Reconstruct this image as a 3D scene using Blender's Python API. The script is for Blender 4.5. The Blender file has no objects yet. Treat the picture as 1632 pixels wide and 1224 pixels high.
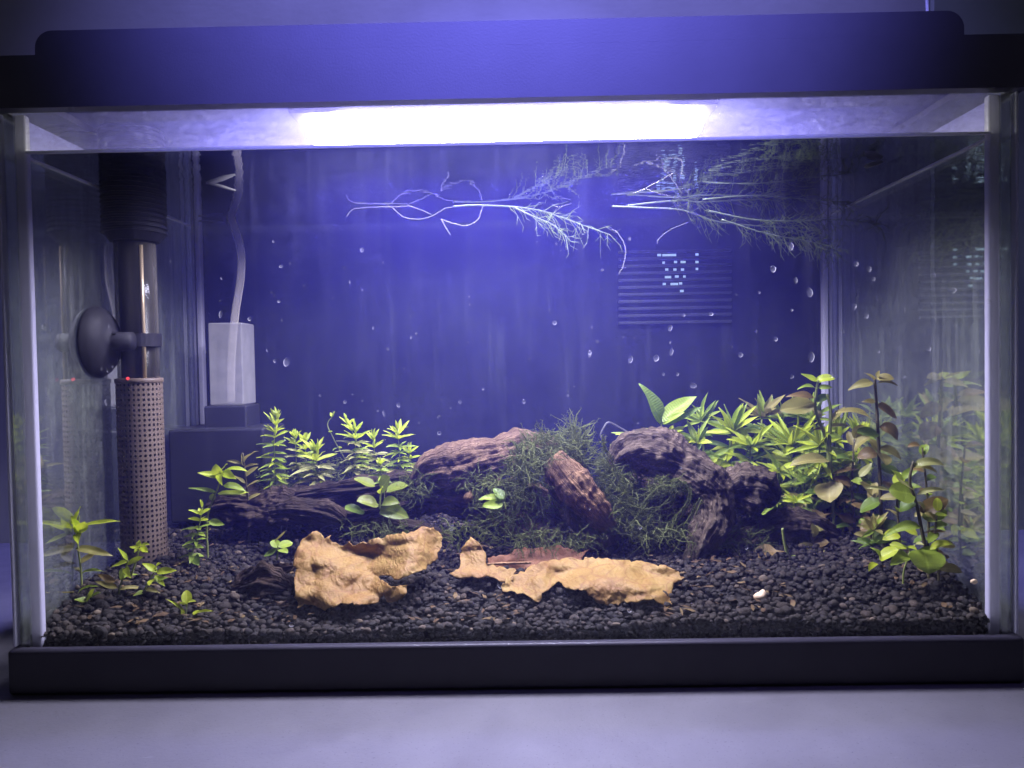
import bpy, math, random
import numpy as np
from mathutils import Vector, Matrix, noise
from mathutils.geometry import delaunay_2d_cdt

random.seed(7); rng = np.random.default_rng(7)
S = bpy.context.scene
COL = S.collection

# ------------------------------------------------------------------ camera
CX, CY, CZ = 0.00646, -0.38388, 0.16455
FPX = 1226.0
yaw, pitch, roll = math.radians(0.648), math.radians(-1.494), math.radians(0.981)
RM = Matrix.Rotation(yaw, 3, 'Z') @ Matrix.Rotation(pitch, 3, 'X') @ Matrix.Rotation(roll, 3, 'Y')
cam = bpy.data.cameras.new('camera')
cam.sensor_width = 36; cam.lens = FPX / 1632 * 36
cam.clip_start = 0.01; cam.clip_end = 50
camo = bpy.data.objects.new('camera', cam); COL.objects.link(camo)
camo.matrix_world = Matrix.Translation((CX, CY, CZ)) @ (RM @ Matrix.Rotation(math.pi/2, 3, 'X')).to_4x4()
S.camera = camo

def at(px, py, Y):
    """photo pixel -> the point of the place at depth Y behind the front of the tank"""
    d = RM @ Vector(((px - 816) / FPX, 1.0, -(py - 612) / FPX))
    t = (Y - CY) / d.y
    return Vector((CX + d.x * t, Y, CZ + d.z * t))
def mm(px, Y):                       # pixel length -> metres at that depth
    return px * (Y - CY) / FPX

# ------------------------------------------------------------------ world, light, exposure
W = bpy.data.worlds.new('World'); S.world = W; W.use_nodes = True
W.node_tree.nodes['Background'].inputs[0].default_value = (0.35, 0.35, 0.5, 1)
W.node_tree.nodes['Background'].inputs[1].default_value = 0.07
S.view_settings.view_transform = 'Standard'; S.view_settings.look = 'None'
S.view_settings.exposure = 0; S.view_settings.gamma = 1
S.view_settings.use_curve_mapping = False
cy = S.cycles
cy.max_bounces = 4; cy.diffuse_bounces = 1; cy.glossy_bounces = 2; cy.transmission_bounces = 2
cy.transparent_max_bounces = 20; cy.volume_bounces = 0
cy.caustics_reflective = False; cy.caustics_refractive = False
cy.sample_clamp_indirect = 2.0; cy.use_denoising = True; cy.use_adaptive_sampling = True; cy.adaptive_threshold = .04; cy.adaptive_min_samples = 16; cy.blur_glossy = 0.5
LED_COL = (0.70, 0.66, 1.1)
LED_POWER = 108.0

def spot(name, loc, aim, energy, col, size_deg, blend, radius):
    l = bpy.data.lights.new(name, 'SPOT'); l.energy = energy; l.color = col
    l.spot_size = math.radians(size_deg); l.spot_blend = blend; l.shadow_soft_size = radius
    o = bpy.data.objects.new(name, l); COL.objects.link(o); o.location = loc
    o.rotation_euler = (Vector(aim) - Vector(loc)).to_track_quat('-Z', 'Y').to_euler()
    return o
# added blue-violet spot, high over the viewer: strip light's bloom on the hood front
spot('hood_glow_fill', (0.0, -1.5, 1.35), (0.0, 0.0, 0.43), 640, (0.19, 0.18, 1.0), 15.5, 1.0, 0.03)
# second added spot, same bloom on the wall above the hood
spot('wall_glow_fill', (0.0, 0.16, 1.45), (0.0, 0.35, 0.72), 240, (0.26, 0.25, 1.0), 55, 1.0, 0.04)
# dim added spot, lays the blue glow on the table top
spot('table_glow_fill', (0.07, -0.17, 1.5), (0.08, -0.13, 0.0), 10.0, (0.28, 0.20, 1.0), 30, 1.0, 0.10)

# ------------------------------------------------------------------ material helpers
MATS = {}
class NT:
    def __init__(s, name):
        s.m = bpy.data.materials.new(name); s.m.use_nodes = True
        s.t = s.m.node_tree; s.t.nodes.clear()
        s.out = s.t.nodes.new('ShaderNodeOutputMaterial'); MATS[name] = s.m
    def n(s, typ, ins=None, **kw):
        nd = s.t.nodes.new(typ)
        for k, v in kw.items(): setattr(nd, k, v)
        for k, v in (ins or {}).items():
            if isinstance(v, bpy.types.NodeSocket): s.t.links.new(v, nd.inputs[k])
            else: nd.inputs[k].default_value = v
        return nd
    def surf(s, sock): s.t.links.new(sock, s.out.inputs['Surface'])
    def coord(s, scale=(1, 1, 1), which='Object'):
        tc = s.n('ShaderNodeTexCoord')
        return s.n('ShaderNodeMapping', {'Vector': tc.outputs[which], 'Scale': scale}).outputs[0]
    def noise(s, vec, scale, detail=4, rough=.6, dist=0):
        return s.n('ShaderNodeTexNoise', {'Vector': vec, 'Scale': scale, 'Detail': detail, 'Roughness': rough, 'Distortion': dist}).outputs[0]
    def ramp(s, fac, stops, interp='LINEAR'):
        r = s.n('ShaderNodeValToRGB', {'Fac': fac}); cr = r.color_ramp; cr.interpolation = interp
        while len(cr.elements) < len(stops): cr.elements.new(0.5)
        for e, (p, c) in zip(cr.elements, stops):
            e.position = p; e.color = (c if len(c) == 4 else (*c, 1)) if not isinstance(c, (int, float)) else (c, c, c, 1)
        return r.outputs[0]
    def math(s, op, a, b=None, clamp=False):
        nd = s.n('ShaderNodeMath', operation=op, use_clamp=clamp)
        for i, v in enumerate((a, b)):
            if v is None: continue
            if isinstance(v, bpy.types.NodeSocket): s.t.links.new(v, nd.inputs[i])
            else: nd.inputs[i].default_value = v
        return nd.outputs[0]
    def mixs(s, fac, a, b):
        nd = s.n('ShaderNodeMixShader', {0: fac}); s.t.links.new(a, nd.inputs[1]); s.t.links.new(b, nd.inputs[2]); return nd.outputs[0]
    def mixc(s, fac, a, b, blend='MIX'):
        nd = s.n('ShaderNodeMix', data_type='RGBA', blend_type=blend)
        for k, v in ((0, fac), (6, a), (7, b)):
            if isinstance(v, bpy.types.NodeSocket): s.t.links.new(v, nd.inputs[k])
            else: nd.inputs[k].default_value = v if k == 0 or len(v) == 4 else (*v, 1)
        return nd.outputs[2]
    def bump(s, h, strength, dist):
        return s.n('ShaderNodeBump', {'Height': h, 'Strength': strength, 'Distance': dist}).outputs[0]
    def pbr(s, col, rough=.5, spec=.5, normal=None, **kw):
        ins = {'Base Color': col if isinstance(col, bpy.types.NodeSocket) else (*col, 1), 'Roughness': rough, 'Specular IOR Level': spec}
        if normal is not None: ins['Normal'] = normal
        ins.update(kw); return s.n('ShaderNodeBsdfPrincipled', ins).outputs[0]
    def grazing(s, lo, hi, flo, fhi):
        """reflectance by angle of incidence: cosine lo..hi -> flo..fhi"""
        g = s.n('ShaderNodeNewGeometry')
        d = s.n('ShaderNodeVectorMath', {0: g.outputs['Normal'], 1: g.outputs['Incoming']}, operation='DOT_PRODUCT').outputs['Value']
        a = s.math('ABSOLUTE', d)
        return s.n('ShaderNodeMapRange', {'Value': a, 'From Min': lo, 'From Max': hi, 'To Min': flo, 'To Max': fhi}, interpolation_type='SMOOTHSTEP').outputs[0]

def m_plastic(name, col, rough, bump=.15, spec=.35):
    t = NT(name); v = t.coord(); h = t.noise(v, 900, 3)
    c = t.mixc(t.noise(v, 25, 5), col, tuple(min(1, x * 1.5 + .004) for x in col))
    t.surf(t.pbr(c, rough, spec, t.bump(h, bump, .0004)))
m_plastic('black_plastic', (.030, .028, .040), .42)
m_plastic('hood_plastic', (.060, .058, .070), .5)
m_plastic('underside_plastic', (.11, .11, .17), .45)
m_plastic('heater_black', (.011, .010, .014), .6, .15, .2)
m_plastic('filter_black', (.012, .012, .015), .5)
m_plastic('fixture_white', (.55, .55, .6), .4)
m_plastic('sheet_black', (.005, .005, .008), .9, .15, .0)
m_plastic('cord_grey', (.45, .45, .48), .5)

t = NT('table_top'); v = t.coord()
c = t.ramp(t.noise(v, 9, 6, .65), [(.3, (.118, .114, .128)), (.7, (.155, .151, .166))])
c = t.mixc(t.ramp(t.noise(v, 700, 2), [(.62, 0), (.75, 1)]), c, (.075, .075, .09))
c = t.mixc(t.ramp(t.noise(t.coord((4, 26, 1)), 9, 3, .5, .6), [(.71, 0), (.74, .35)]), c, (.22, .22, .24))
t.surf(t.pbr(c, t.ramp(t.noise(v, 30, 4), [(.3, .38), (.7, .55)]), .4, t.bump(t.noise(v, 500, 3), .15, .0006)))
t = NT('wall_paint'); v = t.coord()
t.surf(t.pbr(t.ramp(t.noise(v, 14, 5), [(.3, (.34, .34, .33)), (.7, (.40, .40, .385))]), .8, .3, t.bump(t.noise(v, 160, 4), .06, .002)))
t = NT('panel_paint'); v = t.coord()
t.surf(t.pbr(t.ramp(t.noise(v, 14, 5), [(.3, (.24, .27, .22)), (.7, (.29, .32, .26))]), .8, .3, t.bump(t.noise(v, 160, 4), .06, .002)))

def m_pane(name, lo, hi, flo, fhi, rough, film, fcol, fcol2, streak, glow_band=0):
    t = NT(name); v = t.coord()
    cl = t.noise(v, 16, 6, .7); fine = t.noise(v, 190, 4, .7)
    st = t.noise(t.coord((120, 120, 9)), 1, 4, .6)
    f = t.math('MULTIPLY', t.ramp(cl, [(.32, .25), (.72, 1)]), t.ramp(fine, [(.30, .35), (.75, 1)]))
    f = t.math('ADD', f, t.math('MULTIPLY', t.ramp(st, [(.55, 0), (.72, 1)]), streak))
    specks = t.ramp(t.noise(v, 420, 2, .5), [(.70, 0), (.74, 1)])
    f = t.math('ADD', f, t.math('MULTIPLY', specks, .5))
    if glow_band:               # film thickened toward the waterline to paint the strip light's glow
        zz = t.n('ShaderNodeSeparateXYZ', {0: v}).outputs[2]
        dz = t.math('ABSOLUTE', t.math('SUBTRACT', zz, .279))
        band = t.math('MULTIPLY', t.math('POWER', 2.718, t.math('MULTIPLY', dz, -1 / .022)), glow_band)
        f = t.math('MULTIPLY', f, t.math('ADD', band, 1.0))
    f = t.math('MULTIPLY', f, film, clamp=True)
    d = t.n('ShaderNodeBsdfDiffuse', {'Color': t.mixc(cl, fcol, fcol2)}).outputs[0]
    tl = t.n('ShaderNodeBsdfTranslucent', {'Color': t.mixc(cl, fcol, fcol2)}).outputs[0]
    film_s = t.mixs(.5, d, tl)
    g = t.n('ShaderNodeBsdfGlossy', {'Roughness': rough, 'Color': (.95, .97, .95, 1)}).outputs[0]
    tr = t.n('ShaderNodeBsdfTransparent', {'Color': (.97, .985, .975, 1)}).outputs[0]
    s_ = t.mixs(t.grazing(lo, hi, flo, fhi), tr, g)
    t.surf(t.mixs(f, s_, film_s))
m_pane('front_glass', .05, .45, .35, .03, .02, .013, (.56, .54, .92), (.52, .53, .66), .8, 4.0)  # film is dirt, its blue tint paints the strip light's bloom
m_pane('rear_glass', .05, .5, .0, .0, .06, .03, (.6, .62, .6), (.35, .42, .30), .8)
m_pane('side_glass', .45, .85, .52, .05, .04, .30, (.66, .66, .66), (.40, .48, .30), .6)

t = NT('silicone'); v = t.coord()
c = t.mixc(t.noise(t.coord((300, 300, 6)), 1, 4), (.58, .56, .70), (.82, .80, .95))
t.surf(t.mixs(.45, t.pbr(c, .25, .6, t.bump(t.noise(t.coord((200, 200, 25)), 1, 3), .4, .001)), t.n('ShaderNodeBsdfTranslucent', {'Color': (.8, .8, .85, 1)}).outputs[0]))
t = NT('seam_dark'); t.surf(t.pbr((.03, .035, .03), .5))

t = NT('water')
mir = t.grazing(.36, .54, 1.0, .03)
g = t.n('ShaderNodeNewGeometry')
sep = t.n('ShaderNodeSeparateXYZ', {0: g.outputs['True Normal']})
up = t.math('GREATER_THAN', t.math('ABSOLUTE', sep.outputs[2]), .5)
wv = t.coord()
rip = t.math('ADD', t.noise(t.coord((1, 1.6, 1)), 28, 3, .5), t.math('MULTIPLY', t.noise(wv, 220, 2), .06))
gl = t.n('ShaderNodeBsdfGlossy', {'Roughness': .03, 'Color': (.93, .94, 1, 1), 'Normal': t.bump(rip, .10, .004)}).outputs[0]
tr = t.n('ShaderNodeBsdfTransparent').outputs[0]
t.surf(t.mixs(t.math('MULTIPLY', up, mir), tr, gl))
vol = t.n('ShaderNodeVolumeScatter', {'Color': (.13, .12, 1.0, 1), 'Density': 0.34, 'Anisotropy': .1})
t.t.links.new(vol.outputs[0], t.out.inputs['Volume'])

t = NT('led_diffuser'); t.surf(t.n('ShaderNodeEmission', {'Color': (*LED_COL, 1), 'Strength': LED_POWER}).outputs[0])
t = NT('indicator_red'); t.surf(t.n('ShaderNodeEmission', {'Color': (1, .08, .1, 1), 'Strength': 1.2}).outputs[0])
t = NT('slot_light'); t.surf(t.n('ShaderNodeEmission', {'Color': (.55, .72, 1, 1), 'Strength': .8}).outputs[0])

def m_leaf(name, c1, c2, spots=0.0, transl=.35):
    t = NT(name); v = t.coord((1, 1, 1))
    oi = t.n('ShaderNodeObjectInfo').outputs['Random']
    c = t.mixc(oi, c1, c2)
    c = t.mixc(t.math('MULTIPLY', t.noise(v, 5, 4, .7), .55), c, tuple(x * .55 for x in c1))
    sp = t.n('ShaderNodeSeparateXYZ', {0: v}).outputs[1]
    rib = t.ramp(t.math('ABSOLUTE', sp), [(.0, 1), (.05, 0)])
    c = t.mixc(t.math('MULTIPLY', rib, .35), c, tuple(min(1, x * 1.7 + .03) for x in c2))
    if spots: c = t.mixc(t.math('MULTIPLY', t.ramp(t.noise(t.coord((3, 3, 3), 'Generated'), 2.2, 5, .7), [(.52, 0), (.66, 1)]), spots), c, (.16, .075, .03))
    wv = t.n('ShaderNodeTexWave', {'Vector': v, 'Scale': 6, 'Distortion': 2}, wave_type='BANDS').outputs[0]
    p = t.pbr(c, .42, .45, t.bump(wv, .25, .05))
    tl = t.n('ShaderNodeBsdfTranslucent', {'Color': t.mixc(.5, c, tuple(min(1, x * 1.5) for x in c2))}).outputs[0]
    t.surf(t.mixs(transl, p, tl))
m_leaf('leaf_bright', (.40, .52, .020), (.56, .64, .04))
m_leaf('leaf_green', (.22, .33, .025), (.36, .47, .045), .15)
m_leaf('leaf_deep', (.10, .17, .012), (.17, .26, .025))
m_leaf('leaf_olive', (.27, .26, .055), (.42, .36, .10), .4)
m_leaf('leaf_brown', (.17, .12, .03), (.27, .18, .05), .5)
m_leaf('leaf_round', (.13, .19, .015), (.24, .28, .035), .45)
m_leaf('leaf_pale', (.36, .38, .11), (.50, .50, .17), .2)
t = NT('stem_green'); t.surf(t.pbr(t.mixc(t.noise(t.coord((1, 1, 1)), 90, 3), (.12, .16, .03), (.24, .27, .07)), .5, .4))
t = NT('stem_dark'); t.surf(t.pbr(t.mixc(t.noise(t.coord((1, 1, 1)), 90, 3), (.045, .045, .018), (.11, .09, .035)), .5, .4))
t = NT('root_white'); t.surf(t.mixs(.45, t.n('ShaderNodeBsdfTransparent').outputs[0], t.pbr((.20, .20, .17), .6, .2)))
t = NT('stem_pale'); t.surf(t.pbr((.10, .125, .06), .5, .3))
def m_moss(name, a, b):
    t = NT(name); t.surf(t.mixs(.25, t.pbr(t.mixc(t.noise(t.coord(), 60, 3), a, b), .6, .2), t.n('ShaderNodeBsdfTranslucent', {'Color': (*b, 1)}).outputs[0]))
m_moss('moss', (.055, .072, .020), (.20, .225, .060))
m_moss('floater', (.05, .07, .015), (.13, .165, .035))

def m_wood(name, a, b, c3, sc):
    t = NT(name); v = t.coord()
    at_ = t.n('ShaderNodeAttribute', attribute_name='along').outputs['Vector']
    gr = t.noise(t.n('ShaderNodeMapping', {'Vector': at_, 'Scale': (26, 4, 26)}).outputs[0], 1, 6, .65, .8)
    big = t.noise(v, sc, 5, .65)
    c = t.ramp(gr, [(.28, a), (.5, b), (.74, c3)])
    c = t.mixc(t.ramp(big, [(.35, .75), (.68, 0)]), c, tuple(x * .38 for x in a))
    c = t.mixc(t.ramp(t.noise(v, 55, 5, .7), [(.58, 0), (.72, .6)]), c, (.055, .06, .03))
    hb = t.math('ADD', gr, t.math('MULTIPLY', t.noise(v, 320, 4, .7), .4))
    t.surf(t.pbr(c, .75, .25, t.bump(hb, 1.0, .006)))
m_wood('wood_brown', (.105, .060, .028), (.27, .168, .085), (.44, .30, .165), 40)
m_wood('wood_grey', (.070, .048, .030), (.20, .145, .088), (.38, .29, .19), 45)
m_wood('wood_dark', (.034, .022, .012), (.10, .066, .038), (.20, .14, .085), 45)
m_wood('wood_bark', (.030, .018, .010), (.085, .050, .028), (.16, .10, .06), 60)
m_wood('wood_orange', (.24, .125, .05), (.48, .28, .125), (.62, .42, .22), 90)

t = NT('dead_leaf'); v = t.coord()
b1 = t.noise(v, 45, 6, .6); oi = t.n('ShaderNodeObjectInfo').outputs['Random']
c = t.ramp(b1, [(.25, (.21, .115, .028)), (.5, (.33, .202, .050)), (.75, (.42, .295, .088))])
c = t.mixc(t.math('MULTIPLY', oi, .2), c, (.27, .14, .045))
c = t.mixc(t.ramp(t.noise(v, 330, 3, .6), [(.68, 0), (.76, .65)]), c, (.20, .085, .03))
c = t.mixc(t.ramp(t.noise(v, 26, 4, .6), [(.52, 0), (.68, .7)]), c, (.26, .115, .035))
c = t.mixc(t.ramp(t.noise(v, 34, 3, .6), [(.30, .6), (.45, 0)]), c, (.50, .36, .10))
w1 = t.n('ShaderNodeTexWave', {'Vector': t.n('ShaderNodeMapping', {'Vector': v, 'Rotation': (0, .7, .2)}).outputs[0], 'Scale': 110, 'Distortion': 12, 'Detail': 3, 'Detail Scale': 1.6}, wave_type='BANDS').outputs[0]
vo = t.n('ShaderNodeTexVoronoi', {'Vector': v, 'Scale': 170, 'Randomness': 1}, feature='DISTANCE_TO_EDGE').outputs[0]
vein = t.ramp(vo, [(.0, 1), (.07, 0)])
v2 = t.n('ShaderNodeTexVoronoi', {'Vector': t.n('ShaderNodeMapping', {'Vector': v, 'Scale': (1, 1, 2.2), 'Rotation': (0, .5, 0)}).outputs[0], 'Scale': 62, 'Randomness': 1}, feature='DISTANCE_TO_EDGE').outputs[0]
c = t.mixc(t.math('MULTIPLY', t.ramp(v2, [(.0, 1), (.05, 0)]), .55), c, (.20, .085, .03))
c = t.mixc(t.math('MULTIPLY', vein, .25), c, (.26, .115, .04))
hb = t.math('ADD', t.math('MULTIPLY', w1, .16), t.math('ADD', b1, t.math('MULTIPLY', t.noise(v, 420, 5, .7), .45)))
t.surf(t.mixs(.25, t.pbr(c, .6, .3, t.bump(hb, .8, .0013)), t.n('ShaderNodeBsdfTranslucent', {'Color': (.34, .17, .05, 1)}).outputs[0]))
t = NT('dead_leaf_dark'); v = t.coord(); b1 = t.noise(v, 70, 6, .7)
c = t.ramp(b1, [(.25, (.13, .050, .018)), (.5, (.26, .105, .036)), (.75, (.36, .17, .065))])
t.surf(t.mixs(.2, t.pbr(c, .55, .35, t.bump(b1, .9, .003)), t.n('ShaderNodeBsdfTranslucent', {'Color': (.4, .16, .05, 1)}).outputs[0]))

t = NT('gravel'); v = t.coord()
tone = t.n('ShaderNodeAttribute', attribute_name='tone').outputs['Fac']
c = t.ramp(tone, [(0, (.008, .007, .007)), (.5, (.019, .016, .014)), (.8, (.046, .036, .028)), (.93, (.07, .052, .038)), (1, (.17, .13, .085))])
c = t.mixc(t.ramp(t.noise(v, 500, 4), [(.4, 0), (.7, .45)]), c, (.030, .026, .021))
mul = t.ramp(t.noise(v, 24, 6, .7), [(.46, 0), (.62, .75)])
c = t.mixc(mul, c, t.mixc(t.noise(v, 300, 3), (.012, .009, .007), (.036, .027, .018)))
t.surf(t.pbr(c, .7, .18, t.bump(t.noise(v, 900, 4, .7), .7, .0010)))
t = NT('pale_stone'); t.surf(t.pbr(t.mixc(t.noise(t.coord(), 180, 4), (.55, .38, .20), (.78, .64, .42)), .5, .4))
t = NT('flake'); t.surf(t.mixs(.3, t.pbr(t.mixc(t.noise(t.coord(), 300, 3), (.20, .20, .16), (.32, .31, .25)), .6), t.n('ShaderNodeBsdfTranslucent', {'Color': (.5, .5, .4, 1)}).outputs[0]))
t = NT('frosted'); 
t.surf(t.mixs(t.ramp(t.noise(t.coord(), 80, 4), [(.3, .38), (.7, .5)]), t.n('ShaderNodeBsdfTransparent').outputs[0], t.mixs(.5, t.pbr((.62, .60, .58), .35), t.n('ShaderNodeBsdfTranslucent', {'Color': (.7, .68, .66, 1)}).outputs[0])))
t = NT('airline'); t.surf(t.mixs(t.grazing(.1, .9, .75, .22), t.n('ShaderNodeBsdfTransparent').outputs[0], t.pbr((.72, .66, .58), .2, .6)))
t = NT('heater_glass')
t.surf(t.mixs(t.grazing(.0, .8, .7, .10), t.n('ShaderNodeBsdfTransparent', {'Color': (.75, .75, .72, 1)}).outputs[0], t.pbr((.20, .18, .15), .08, 1.0)))
t = NT('heater_core'); t.surf(t.pbr((.035, .032, .03), .35, .5))
t = NT('highlight_gold'); t.surf(t.pbr((.55, .42, .24), .3, .6, Metallic=.4))
t = NT('guard_plastic'); t.surf(t.pbr(t.mixc(t.noise(t.coord(), 60, 4), (.08, .058, .042), (.17, .125, .092)), .5, .4))
t = NT('droplet')
t.surf(t.mixs(t.grazing(.10, .92, .50, .04), t.n('ShaderNodeBsdfTransparent').outputs[0], t.mixs(.85, t.pbr((.9, .9, .95), .1, .8), t.n('ShaderNodeBsdfTranslucent', {'Color': (.95, .95, 1, 1)}).outputs[0])))
t = NT('splash')
t.surf(t.mixs(t.grazing(.1, .9, .16, .02), t.n('ShaderNodeBsdfTransparent').outputs[0], t.mixs(.7, t.pbr((.9, .9, .95), .1, .8), t.n('ShaderNodeBsdfTranslucent', {'Color': (.75, .75, 1, 1)}).outputs[0])))
t = NT('vent_grey'); t.surf(t.pbr((.018, .018, .024), .4, .4))

# ------------------------------------------------------------------ object helpers
def mesh(name, verts, faces, mat, smooth=True):
    m = bpy.data.meshes.new(name); m.from_pydata([tuple(v) for v in verts], [], faces)
    m.materials.append(MATS[mat])
    if smooth: m.polygons.foreach_set('use_smooth', [True] * len(m.polygons))
    m.update(); return m
def link(name, me, parent=None, loc=None):
    o = bpy.data.objects.new(name, me); COL.objects.link(o)
    if loc is not None: o.location = loc
    if parent is not None: o.parent = parent
    return o
def thing(name, label, cat, loc=(0, 0, 0), group=None):
    o = bpy.data.objects.new(name, None); COL.objects.link(o); o.location = loc
    o.empty_display_size = .01
    return tag(o, label, cat, group)
def tag(o, label=None, cat=None, group=None, kind=None):
    if label: o['label'] = label
    if cat: o['category'] = cat
    if group: o['group'] = group
    if kind: o['kind'] = kind
    return o
def part(name, me, parent, smooth=None):
    """mesh given in world coordinates, parented to a thing that may sit elsewhere"""
    o = link(name, me, parent)
    o.matrix_parent_inverse = Matrix.Translation(-parent_loc(parent))
    return o
def parent_loc(p):
    v = Vector(p.location)
    while p.parent is not None:
        v = v + p.matrix_parent_inverse.translation; p = p.parent; v = v + Vector(p.location)
    return v
def box_data(x0, x1, y0, y1, z0, z1):
    v = [(x, y, z) for z in (z0, z1) for y in (y0, y1) for x in (x0, x1)]
    f = [(0, 2, 3, 1), (4, 5, 7, 6), (0, 1, 5, 4), (2, 6, 7, 3), (0, 4, 6, 2), (1, 3, 7, 5)]
    return v, f
def box(name, b, mat, parent=None, bevel=0):
    v, f = box_data(*b); me = mesh(name, v, f, mat, smooth=False)
    o = part(name, me, parent) if parent else link(name, me)
    if bevel:
        md = o.modifiers.new('bevel', 'BEVEL'); md.width = bevel; md.segments = 3
        me.polygons.foreach_set('use_smooth', [True] * len(me.polygons))
        md.harden_normals = True
    return o
def tube_data(pts, rad, sides=10, caps=True):
    pts = [Vector(p) for p in pts]; n = len(pts)
    rads = rad if hasattr(rad, '__len__') else [rad] * n
    V, F = [], []
    ref = Vector((.31, .95, .12))
    for i, p in enumerate(pts):
        d = (pts[min(i + 1, n - 1)] - pts[max(i - 1, 0)]).normalized()
        a = d.cross(ref).normalized(); b = d.cross(a)
        for k in range(sides):
            an = 2 * math.pi * k / sides
            V.append(p + (a * math.cos(an) + b * math.sin(an)) * rads[i])
    for i in range(n - 1):
        for k in range(sides):
            k2 = (k + 1) % sides
            F.append((i * sides + k, i * sides + k2, (i + 1) * sides + k2, (i + 1) * sides + k))
    if caps:
        F.append(tuple(range(sides - 1, -1, -1))); F.append(tuple((n - 1) * sides + k for k in range(sides)))
    return V, F
def smooth_path(pts, per=6):
    """Catmull-Rom through the points"""
    P = [Vector(p) for p in pts]; out = []
    for i in range(len(P) - 1):
        p0 = P[max(i - 1, 0)]; p1 = P[i]; p2 = P[i + 1]; p3 = P[min(i + 2, len(P) - 1)]
        for k in range(per):
            t_ = k / per
            out.append(.5 * ((2 * p1) + (p2 - p0) * t_ + (2 * p0 - 5 * p1 + 4 * p2 - p3) * t_ ** 2 + (3 * p1 - p0 - 3 * p2 + p3) * t_ ** 3))
    out.append(P[-1]); return out
def interp(vals, n):
    return list(np.interp(np.linspace(0, len(vals) - 1, n), np.arange(len(vals)), vals))
def lathe_data(prof, axis_pt, axis, sides=32):
    """prof: (distance along axis, radius)"""
    ax = Vector(axis).normalized(); a = ax.cross(Vector((.2, .97, .1))).normalized(); b = ax.cross(a)
    V, F = [], []
    for h, r in prof:
        for k in range(sides):
            an = 2 * math.pi * k / sides
            V.append(Vector(axis_pt) + ax * h + (a * math.cos(an) + b * math.sin(an)) * r)
    for i in range(len(prof) - 1):
        for k in range(sides):
            k2 = (k + 1) % sides
            F.append((i * sides + k, i * sides + k2, (i + 1) * sides + k2, (i + 1) * sides + k))
    F.append(tuple(range(sides - 1, -1, -1))); F.append(tuple((len(prof) - 1) * sides + k for k in range(sides)))
    return V, F

# ------------------------------------------------------------------ the setting
DEP = 0.2147                     # inside depth of the tank
XI, XO = 0.249, 0.254            # inside / outside half width of the glass
ZB, ZR, ZW = 0.0235, 0.2958, 0.2761   # top of base frame, underside of rim, water level
ZRT = 0.3217
def structure(o, label=None):
    o['kind'] = 'structure'
    if label: o['label'] = label
    return o
structure(box('table', (-1.2, 1.2, -.60, .349, -.03, 0), 'table_top'), 'pale grey table top the aquarium stands on')
structure(box('wall', (-1.6, .3955, .35, .40, -.4, 1.6), 'wall_paint'), 'grey painted wall behind the aquarium')
structure(box('wall_panel', (.396, 1.6, .343, .40, -.4, 1.6), 'panel_paint'), 'dull greenish grey wall panel at the right')

# ------------------------------------------------------------------ aquarium
tank = thing('aquarium', 'rectangular glass aquarium with black plastic frame on the grey table', 'aquarium')
def ring(name, x, y0, y1, z0, z1, wid, mat, parent, bevel):
    V, F = [], []
    for z in (z0, z1):
        V += [(-x, y0, z), (x, y0, z), (x, y1, z), (-x, y1, z)]
        V += [(-x + wid, y0 + wid, z), (x - wid, y0 + wid, z), (x - wid, y1 - wid, z), (-x + wid, y1 - wid, z)]
    for i in range(4):
        j = (i + 1) % 4
        F += [(i, j, 8 + j, 8 + i), (4 + j, 4 + i, 12 + i, 12 + j), (j, i, 4 + i, 4 + j), (8 + i, 8 + j, 12 + j, 12 + i)]
    o = part(name, mesh(name, V, F, mat, bool(bevel)), parent)
    if bevel:
        md = o.modifiers.new('bevel', 'BEVEL'); md.width = bevel; md.segments = 3; md.harden_normals = True
    return o
ring('base_frame', .257, 0, DEP + .0145, 0, ZB, .0066, 'black_plastic', tank, .0022)
ring('top_frame', .2585, -.001, DEP + .0155, ZR, ZRT, .0075, 'hood_plastic', tank, 0)
box('bottom_pane', (-XI, XI, .0085, DEP + .005, .010, .015), 'black_plastic', tank)
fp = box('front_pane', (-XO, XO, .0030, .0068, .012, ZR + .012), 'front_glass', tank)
box('rear_pane', (-XO, XO, DEP + .0072, DEP + .0110, .012, ZR + .012), 'rear_glass', tank)
for s in (-1, 1):
    x0, x1 = sorted((s * XI, s * XO))
    box('side_pane', (x0, x1, .0070, DEP + .0070, .012, ZR + .012), 'side_glass', tank)
box('background_sheet', (-XO, XO, DEP + .0186, DEP + .0190, .024, ZR + .012), 'sheet_black', tank)
# silicone beads inside corners; added pale strip outside for glow in glass edges
for s in (-1, 1):
    for (dx0, dx1, y0, y1, nm) in ((-.0062, -.0003, .0071, .0115, 'corner_seal'), (-.0075, -.0003, DEP + .0005, DEP + .0069, 'corner_seal')):
        x0, x1 = sorted((s * (XI + dx0), s * (XI + dx1)))
        box(nm, (x0, x1, y0, y1, .0155, ZR - .0005), 'silicone', tank, .0014)
    x0, x1 = sorted((s * (XO + .0002), s * (XO + .0016)))
    box('edge_glow', (x0, x1, .0035, .0085, ZB + .0005, ZR - .0005), 'silicone', tank, .0005)
    x0, x1 = sorted((s * (XI - .0040), s * (XI - .0032)))
    box('seam_line', (x0, x1, DEP - .0004, DEP + .0004, .0160, ZW + .008), 'seam_dark', tank)

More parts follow.
